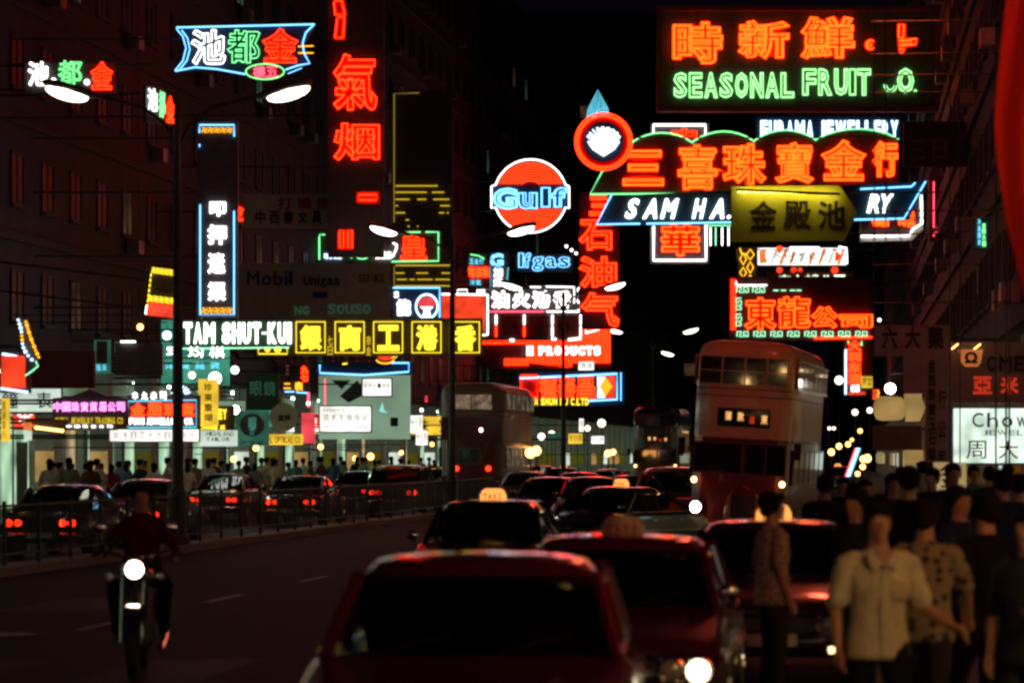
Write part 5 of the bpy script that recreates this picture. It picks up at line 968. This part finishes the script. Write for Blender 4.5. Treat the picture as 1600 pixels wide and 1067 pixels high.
# ------------------------------------------------------------------ people
def remesh(mb, vox, smooth=3):
    me = mb.mesh('t'); o = bpy.data.objects.new('t', me); COL.objects.link(o)
    a = o.modifiers.new('r', 'REMESH'); a.mode = 'VOXEL'; a.voxel_size = vox; a.use_smooth_shade = True
    b = o.modifiers.new('s', 'SMOOTH'); b.factor = .5; b.iterations = smooth
    dg = bpy.context.evaluated_depsgraph_get(); m2 = bpy.data.meshes.new_from_object(o.evaluated_get(dg)); bpy.data.objects.remove(o); bpy.data.meshes.remove(me)
    m2.materials.clear(); return m2
def limb(m, pts, rad, k=12):
    """tapered limb with rounded ends along pts"""
    P = [Vector(p) for p in pts]; n = len(P); d0 = (P[0]-P[1]).normalized(); d1 = (P[-1]-P[-2]).normalized(); rings = []
    seq = [(P[0]+d0*rad[0]*.9, rad[0]*.3), (P[0]+d0*rad[0]*.6, rad[0]*.78)]+list(zip(P, rad))+[(P[-1]+d1*rad[-1]*.6, rad[-1]*.78), (P[-1]+d1*rad[-1]*.9, rad[-1]*.3)]
    for i, (p, r_) in enumerate(seq):
        t = (seq[min(i+1, len(seq)-1)][0]-seq[max(i-1, 0)][0]).normalized(); u = t.cross(Vector((0,1,0)) if abs(t.y) < .8 else Vector((1,0,0))).normalized(); v = t.cross(u)
        rings.append([tuple(p+(u*cos(2*pi*j/k)+v*sin(2*pi*j/k))*r_) for j in range(k)])
    m.loft(rings)
def oval_stack(m, rows, k=20):
    m.loft([[(cx+rx*cos(2*pi*j/k), cy_+ry*sin(2*pi*j/k), z) for j in range(k)] for cx, cy_, z, rx, ry in rows])
POSES = {
 'stand': dict(arm=[[(.19,0,1.36),(.245,.03,1.10),(.235,-.07,.86)], [(-.19,0,1.36),(-.245,.03,1.10),(-.235,-.05,.86)]], leg=[[(.09,0,.90),(.10,-.02,.49),(.10,.02,.08)], [(-.09,0,.90),(-.10,-.02,.49),(-.10,.02,.08)]]),
 'walk': dict(arm=[[(.19,0,1.36),(.245,.12,1.12),(.235,.10,.88)], [(-.19,0,1.36),(-.245,-.10,1.12),(-.22,-.26,.94)]], leg=[[(.09,0,.90),(.10,-.17,.52),(.10,-.20,.09)], [(-.09,0,.90),(-.10,.06,.50),(-.10,.30,.14)]]),
 'reach': dict(arm=[[(.19,0,1.36),(.27,-.02,1.10),(.40,-.18,1.00)], [(-.19,0,1.36),(-.25,.03,1.10),(-.25,-.04,.86)]], leg=[[(.09,0,.90),(.10,-.14,.52),(.10,-.14,.09)], [(-.09,0,.90),(-.10,.05,.50),(-.10,.20,.10)]]),
 'bag': dict(arm=[[(.19,0,1.36),(.27,0,1.12),(.18,-.22,1.12)], [(-.19,0,1.36),(-.245,.05,1.10),(-.235,-.02,.86)]], leg=[[(.09,0,.90),(.10,-.10,.50),(.10,-.06,.08)], [(-.09,0,.90),(-.10,.02,.50),(-.10,.15,.10)]]),
 'ride': dict(arm=[[(.19,.0,1.30),(.31,-.22,1.12),(.34,-.52,1.06)], [(-.19,.0,1.30),(-.31,-.22,1.12),(-.34,-.52,1.06)]], leg=[[(.10,.05,.86),(.24,-.38,.80),(.19,-.22,.36)], [(-.10,.05,.86),(-.24,-.38,.80),(-.19,-.22,.36)]]),
}
PC = {}
def person_meshes(pose, vox, female=False):
    k = (pose, vox, female)
    if k in PC: return PC[k]
    q = POSES[pose]; f = .9 if female else 1.0
    def hand(m, el, wr, s):
        d = (Vector(wr)-Vector(el)).normalized(); p = Vector(wr); side = Vector((0,1,0)); side = (side-d*side.dot(d)).normalized(); nrm = d.cross(side)
        limb(m, [p, p+d*.045, p+d*.085], [.024,.034,.032], 10)
        for i, ln in enumerate((.060,.072,.068,.052)):
            b = p+d*.09+side*(-.030+i*.020); bend = nrm*(.012*-s); limb(m, [b, b+d*ln*.5+bend, b+d*ln*.85+bend*2.6], [.0095,.009,.0075], 7)
        b = p+d*.025-side*.032; limb(m, [b, b+d*.035-side*.018, b+d*.065-side*.016], [.012,.0105,.009], 7)
    b = MB()
    oval_stack(b, [(0,.0,.82,.12*f,.09),(0,.0,.90,.165,.11),(0,0,1.0,.145*f,.10),(0,0,1.10,.14*f,.10),(0,-.01,1.22,.165*f,.115),(0,0,1.33,.175*f,.105),(0,.005,1.40,.13*f,.075),(0,.01,1.44,.065,.06),(0,.005,1.50,.055,.057),(0,.0,1.54,.05,.055)])
    for s, L_ in ((1, q['leg'][0]), (-1, q['leg'][1])):
        h, kn, an = L_; limb(b, [h, Vector(h).lerp(Vector(kn), .5), kn, Vector(kn).lerp(Vector(an), .35), an], [.088,.076,.053,.054,.036]); limb(b, [Vector(an)+Vector((0,.03,-.035)), Vector(an)+Vector((0,-.14,-.05))], [.036,.03])
    for s, A in ((1, q['arm'][0]), (-1, q['arm'][1])):
        sh, el, wr = A; sh = (sh[0]*f, sh[1], sh[2]); limb(b, [(sh[0]*.8, 0, sh[2]+.02), sh, Vector(sh).lerp(Vector(el), .5), el, Vector(el).lerp(Vector(wr), .4), wr], [.05,.05,.043,.036,.036,.025]); hand(b, el, wr, s)
    # head: skull, jaw, nose, ears, lips, brow
    b.ellipsoid((0,.005,1.605), (.075,.092,.092), 18, 12); b.ellipsoid((0,-.028,1.555), (.055,.060,.060), 14, 9); b.ellipsoid((0,-.098,1.585), (.014,.020,.022), 10, 7); b.ellipsoid((0,-.072,1.505), (.024,.02,.018), 10, 6)
    b.ellipsoid((0,-.084,1.545), (.026,.012,.010), 10, 6); b.ellipsoid((-.028,-.078,1.622), (.026,.014,.009), 8, 5); b.ellipsoid((.028,-.078,1.622), (.026,.014,.009), 8, 5)
    for s in (-1, 1): b.ellipsoid((s*.078,.005,1.590), (.010,.020,.030), 8, 6)
    body = remesh(b, vox, 1 if vox < .01 else 2)
    hr = MB(); hr.ellipsoid((0,.026,1.638), (.094,.104,.090), 18, 12); hr.ellipsoid((0,-.058,1.676), (.070,.046,.030), 12, 8); hr.ellipsoid((-.074,.012,1.60), (.022,.05,.058), 10, 8); hr.ellipsoid((.074,.012,1.60), (.022,.05,.058), 10, 8); hr.ellipsoid((.03,-.07,1.668), (.045,.038,.024), 10, 7); hr.ellipsoid((0,.055,1.580), (.072,.062,.07), 12, 8)
    if female: hr.ellipsoid((0,.07,1.50), (.085,.055,.11), 12, 8)
    hair = remesh(hr, vox*1.2, 1)
    ey = MB()
    for s in (-1, 1): ey.ellipsoid((s*.028,-.0865,1.603), (.013,.008,.006), 10, 6)
    eyes = ey.mesh('eyes', True); pu = MB()
    for s in (-1, 1): pu.ellipsoid((s*.028,-.0915,1.603), (.0055,.004,.0055), 8, 6)
    pup = pu.mesh('irises', True)
    t = MB()
    oval_stack(t, [(0,0,.80,.178*f+.01,.128),(0,0,.82,.185*f+.01,.134),(0,0,.92,.182*f+.006,.130),(0,0,1.02,.165*f,.122),(0,0,1.12,.165*f,.120),(0,-.01,1.22,.185*f,.132),(0,0,1.33,.195*f,.120),(0,.005,1.40,.15*f,.09),(0,.01,1.435,.085,.072),(0,.01,1.45,.07,.065)])
    for A in q['arm']:
        sh, el, wr = A; sh = (sh[0]*f, sh[1], sh[2]); e = Vector(sh).lerp(Vector(el), .82 if pose != 'ride' else 1); pts = [(sh[0]*.75,0,sh[2]+.02), sh, Vector(sh).lerp(e, .6), e]
        rr = [.06,.066,.066,.068]
        if pose == 'ride': pts += [Vector(el).lerp(Vector(wr), .9)]; rr = [.06,.066,.06,.052,.042]
        limb(t, pts, rr)
    shirt = remesh(t, max(vox, .010), 2)
    l = MB(); oval_stack(l, [(0,0,.84,.155,.115),(0,0,.93,.172,.118),(0,0,1.0,.158*f,.112)])
    for L_ in q['leg']:
        h, kn, an = [Vector(v) for v in L_]; e = kn.lerp(an, .93); limb(l, [h, h.lerp(kn, .5), kn, kn.lerp(e, .5), e], [.098,.088,.070,.066,.070])
    pants = remesh(l, max(vox, .010), 2)
    sh_ = MB()
    for L_ in q['leg']:
        an = Vector(L_[2]); limb(sh_, [an+Vector((0,.045,-.038)), an+Vector((0,-.05,-.04)), an+Vector((0,-.15,-.048))], [.046,.046,.038])
    shoes = remesh(sh_, max(vox, .010), 1)
    PC[k] = (body, hair, eyes, pup, shirt, pants, shoes); return PC[k]
PN = ('hair', 'eyes', 'irises', 'shirt', 'trousers', 'shoes')
M['eye'] = paint('eye_white', (.7,.68,.65), .3)
SHIRTS = {n: paint('cloth_'+n, c, .95, noise=.22, nscale=9, bump=.5, spec=.06) for n, c in dict(white=(.62,.60,.52), cream=(.55,.48,.33), blue=(.12,.2,.38), green=(.16,.26,.14), pink=(.5,.28,.26), grey=(.25,.25,.26), dark=(.03,.03,.035), red=(.22,.03,.03), brown=(.16,.09,.05), black=(.010,.010,.012), maroon=(.07,.012,.012), navy=(.02,.025,.05), teal=(.08,.28,.3), yellow=(.45,.33,.1)).items()}
def patterned(name, a, b, sc_):
    m, n, l = nodes(name); tc = n.new('ShaderNodeTexCoord'); v = n.new('ShaderNodeTexVoronoi'); v.inputs['Scale'].default_value = sc_; r_ = n.new('ShaderNodeValToRGB')
    r_.color_ramp.interpolation = 'CONSTANT'; r_.color_ramp.elements[0].color = (*b, 1); r_.color_ramp.elements[1].position = .38; r_.color_ramp.elements[1].color = (*a, 1)
    l.new(tc.outputs['Object'], v.inputs['Vector']); l.new(v.outputs['Distance'], r_.inputs[0]); l.new(r_.outputs[0], n['Principled BSDF'].inputs['Base Color']); n['Principled BSDF'].inputs['Roughness'].default_value = .9; return m
SHIRTS['floral'] = patterned('cloth_floral', (.26,.21,.13), (.03,.03,.03), 14); SHIRTS['print'] = patterned('cloth_print', (.42,.25,.2), (.07,.06,.12), 30)
def person(label, X, Y, rz, pose='stand', shirt='white', pants='dark', female=False, vox=.022, h=1.0, group=None, z=0, name_detail=False):
    ms = person_meshes(pose, vox, female)
    r = thing('person', label, 'person', (X, Y, z), rz, group); r.scale = (h,)*3
    mats = (M['skin'], M['hair'], M['eye'], M['ink'], SHIRTS[shirt], SHIRTS[pants], M['rubber'])
    for nm, me, mt in zip(('body',)+PN, ms, mats):
        if nm in ('eyes', 'irises') and vox > .013: continue
        kk = ('pm', me.name, mt.name)
        if kk not in CACHE: m2 = me.copy(); m2.materials.append(mt); CACHE[kk] = m2
        link(nm, CACHE[kk], r)
    return r
px2x = lambda px, Y: (px-HX)*Y/F
hero = person('man in an open necked cream shirt walking at the kerb, nearest at lower right', px2x(1372,17.6), 17.6, .12, 'reach', 'cream', 'black', vox=.009, h=1.0)
obj('placket', MB().box(-.017,.017,-.146,-.128,.83,1.30), SHIRTS['cream'], hero)
for i in range(6): obj('button', MB().lathe([(.006,.0),(.006,-.004)], (0,-.146,.88+.08*i), 'y', 8), 'plate', hero)
obj('pocket', MB().box(.055,.135,-.140,-.120,1.16,1.27), SHIRTS['cream'], hero)
obj('open_neck', MB().prism([(-.050,1.445),(.050,1.445),(.0,1.315)], -.1435, -.06), 'skin', hero)
for s in (-1, 1): obj('collar', MB().prism([(s*.012,1.36),(s*.075,1.46),(s*.10,1.40),(s*.065,1.315)], -.149, -.118), SHIRTS['cream'], hero)
person('person in a pale printed shirt seen from behind in front of the brightly signed taxi', px2x(1207,24), 24, pi/2+.3, 'stand', 'print', 'dark', vox=.012, h=.99)
person('person in a dark and cream floral shirt just behind the man in the cream shirt', px2x(1446,19.2), 19.2, pi-.4, 'walk', 'floral', 'dark', vox=.012)
person('dark clothed person walking away at the right of the man in the cream shirt', px2x(1540,19.8), 19.8, pi+.45, 'walk', 'black', 'black', vox=.012, h=1.02)
person('person at the right picture edge with bent bare arm', px2x(1606,17.2), 17.2, -.6, 'bag', 'dark', 'dark', vox=.012, h=.98)
RP = [(1338,24,'dark','stand','dark topped person standing by the nearest side of the brightly signed taxi'), (1334,29,'black','walk','dark topped person right of the leaning bus'), (1288,33,'dark','walk','dark topped person close to the leaning bus'), (1372,27,'black','stand','tall dark haired person behind the man in the cream shirt'),
      (1396,32,'brown','walk','brown topped person left of the yellow placard'), (1420,25,'black','bag','black topped person in front of the yellow placard'), (1456,35,'black','stand','black topped person before the yellow placard, left one'), (1490,33,'dark','walk','dark topped person before the yellow placard, right one'),
      (1522,44,'teal','bag','person in a teal shirt under the white jewellery sign'), (1546,40,'dark','walk','dark topped person under the white jewellery sign'), (1574,46,'blue','bag','person in a blue shirt under the right part of the jewellery sign'), (1566,26,'navy','stand','navy topped person behind the large dark clothed person'),
      (1592,29,'brown','walk','brown topped person at the right edge of the crowd'), (1352,36,'brown','walk','brown topped person near the leaning striped tube'), (1408,42,'grey','walk','grey shirted person far back by the pavement edge'), (1500,22,'navy','walk','navy topped person between the floral shirt and the dark clothed person'),
      (1318,42,'black','stand','black topped person beyond the rear of the signed taxi'), (1440,50,'grey','stand','grey topped person far back under the yellow block sign')]
for i, (px, Y, c_, po, lb) in enumerate(RP): person(lb, px2x(px, Y), Y, random.choice([0, pi, .4, pi+.5, -.6])+random.uniform(-.3,.3), po, c_, random.choice(['dark','black','navy']), i % 3 == 1, .022, random.uniform(.95,1.04), 'people crowding the right side of the road', .13 if px2x(px, Y) > KR+.11*Y+.2 else 0)
cols = ['white','grey','cream','green','blue','pink','white','brown','dark','teal','cream','red']
SEEN = {}
for i in range(58):
    u = i/57; px = 78+600*u+random.uniform(-8,8); c_ = random.choice([-21.2,-21.6,-22.0,-22.6,-23.4]); Y = (c_*F)/(px-HX-.13*F); Y += 0
    col = cols[(i*5+i//4) % len(cols)]; fem = i % 3 == 0; po = 'walk' if i % 2 else 'stand'
    ref = ('near the lantern shaped sign' if px < 200 else 'under the long white lightbox' if px < 310 else 'under the tailor lightbox' if px < 380 else 'near the optical signs' if px < 480 else 'under the pale green hoarding' if px < 640 else 'near the rear view bus')
    lb = '%s clad %s person on the left pavement %s, %s' % (col, 'long haired' if fem else 'short haired', ref, ['facing away', 'turned aside', 'in profile'][i % 3])
    SEEN[lb] = SEEN.get(lb, 0)+1
    if SEEN[lb] > 1: lb = lb.replace(', ', ', right one, ').replace('on the left pavement ', '')
    person(lb, px2x(px, Y), Y, [pi, pi-.7, pi/2+.3][i % 3]+random.uniform(-.2,.2), po, col, random.choice(['dark','navy','grey']), fem, .03, random.uniform(.93,1.05), 'people walking on the left pavement', .13)
person('rider in a dark red jacket on the motorcycle', px2x(208,26.5)-.05, 27.55, .06, 'ride', 'maroon', 'black', vox=.014, z=.02)

# ------------------------------------------------------------------ red cloth banner, and signs beyond the picture that light the street
edge = [(-30,1575),(60,1567),(130,1560),(180,1554),(240,1556),(300,1565),(350,1573),(400,1588),(450,1600),(600,1640)]
def ex(y):
    for (a, xa), (b, xb) in zip(edge, edge[1:]):
        if a <= y <= b: return xa+(xb-xa)*(y-a)/(b-a)
    return edge[-1][1]
S = Sign('cloth_banner', 'hanging red cloth banner with wavy folds at the upper right edge', 1640, 300, 21, 'banner')
def cloth(u, v):
    y = -30+600*v; x0 = ex(y); x = x0+(1760-x0)*u; a = S.L(x, y); return (a[0], .12*sin(u*17+v*3)*(.4+u)+.05*sin(v*9), a[1])
m_ = MB().grid(cloth, 50, 30); o = obj('cloth', m_, 'banner_cloth', S.p, True); so = o.modifiers.new('thick', 'SOLIDIFY'); so.thickness = .008
S.tube([(1560,-34),(1800,-34)], 'iron', 6, name='pole', d=0); S.arms([-34], x=1700, side=1)
def offsign(name, label, X, Y, Z, w_, h_, txt, mat, vertical, side, face='board', both=False, **k):
    r = thing(name, label, 'neon sign', (X, Y, Z)); n = len(txt)
    if not both: obj('board', MB().box(-w_/2, w_/2, -.12, .12, -h_/2, h_/2), face, r)
    obj('frame', MB().tube([(-w_/2,0,-h_/2),(w_/2,0,-h_/2),(w_/2,0,h_/2),(-w_/2,0,h_/2)], .05, 5, True), 'iron', r)
    for i, ch in enumerate(txt):
        cx_, cz_ = (0, h_/2-h_*(i+.5)/n) if vertical else (-w_/2+w_*(i+.5)/n, 0); s_ = (w_*.8, h_/n*.8) if vertical else (w_/n*.8, h_*.8)
        me = glyph_mesh(ch, 'solid', *s_, .03, thick=.1); me.materials.append(mat if not isinstance(mat, str) else M[mat]); o = link('neon_character', me, r); o.location = (cx_, .16*k.get('dir', 1), cz_)
    ex_ = (right_x(Y) if side > 0 else left_x(Y))-X; obj('bracket', MB().tube([(0,0,h_/2-.2),(ex_,0,h_/2-.2)], .04, 5).tube([(0,0,-h_/2+.2),(ex_,0,-h_/2+.2)], .04, 5), 'iron', r)
offsign('vertical_sign', 'unseen red neon sign added above the picture to light the leaning bus', 6.8, 53.5, 13.4, 2.2, 4.6, '大酒樓', 'off_red', True, 1, both=True)  # unseen sign, added and sized to light the bus front red
offsign('vertical_sign', 'unseen yellow sign added over the right pavement to light the man in the cream shirt', 4.6, 11.5, 4.3, 1.3, 2.4, '當押', 'off_yellow', True, 1)  # unseen sign, added to throw warm light on the cream shirt
offsign('vertical_sign', 'red neon sign behind the camera on the left side', -10.0, -14, 6.4, 2.0, 5.5, '金龍酒家', 'off_red2', True, -1)
offsign('vertical_sign', 'unseen red neon sign added just outside the picture to light the red cloth banner', 5.0, 16.5, 5.0, 1.2, 2.6, '按摩', 'off_red2', True, 1)  # unseen sign, added so that the cloth banner catches red light
for i, (X, Y, Z, mt) in enumerate([(4.2,6,4.0,'bulb_w3'),(4.6,9,3.4,'bulb_w3'),(4.9,13.5,3.9,'bulb_w3'),(3.6,2,4.6,'bulb_w3'),(3.2,-4,4.2,'bulb_w3'),(2.8,-10,5.4,'bulb_w3'),(2.4,-16,4.4,'bulb_w3'),(-12,4,5,'bulb_w3'),(-13,-2,4.2,'bulb_w3'),(-14,-9,5.8,'bulb_w3'),(-12,-14,4.5,'bulb_w3'),(-15,-22,6.6,'bulb_w3')]):  # unseen lamps, added to put glints on chrome and car paint
    side = 1 if X > 0 else -1
    r = thing('globe_lamp', 'unseen warm globe lamp added on the %s side for glints' % ('right' if side > 0 else 'left'), 'lamp', (X, Y, Z), 0, 'warm globe lamps added beside and behind the camera for glints')
    obj('globe', MB().ellipsoid((0,0,0), (.11,.11,.11), 12, 8), mt, r, True); ex_ = (right_x(Y) if side > 0 else left_x(Y))-X
    obj('bracket', MB().tube([(0,0,.09),(0,0,.3),(ex_,0,.3)], .02, 5), 'iron', r)
offsign('letter_sign', 'pale blue neon sign behind the camera above the middle of the road', -6.0, -20, 7.6, 6, 1.5, '國貨公司', 'off_blue', False, -1)
offsign('letter_sign', 'amber neon sign behind the camera on the right', 4.5, -8, 5.2, 5, 1.4, '夜總會', 'off_amber', False, 1)
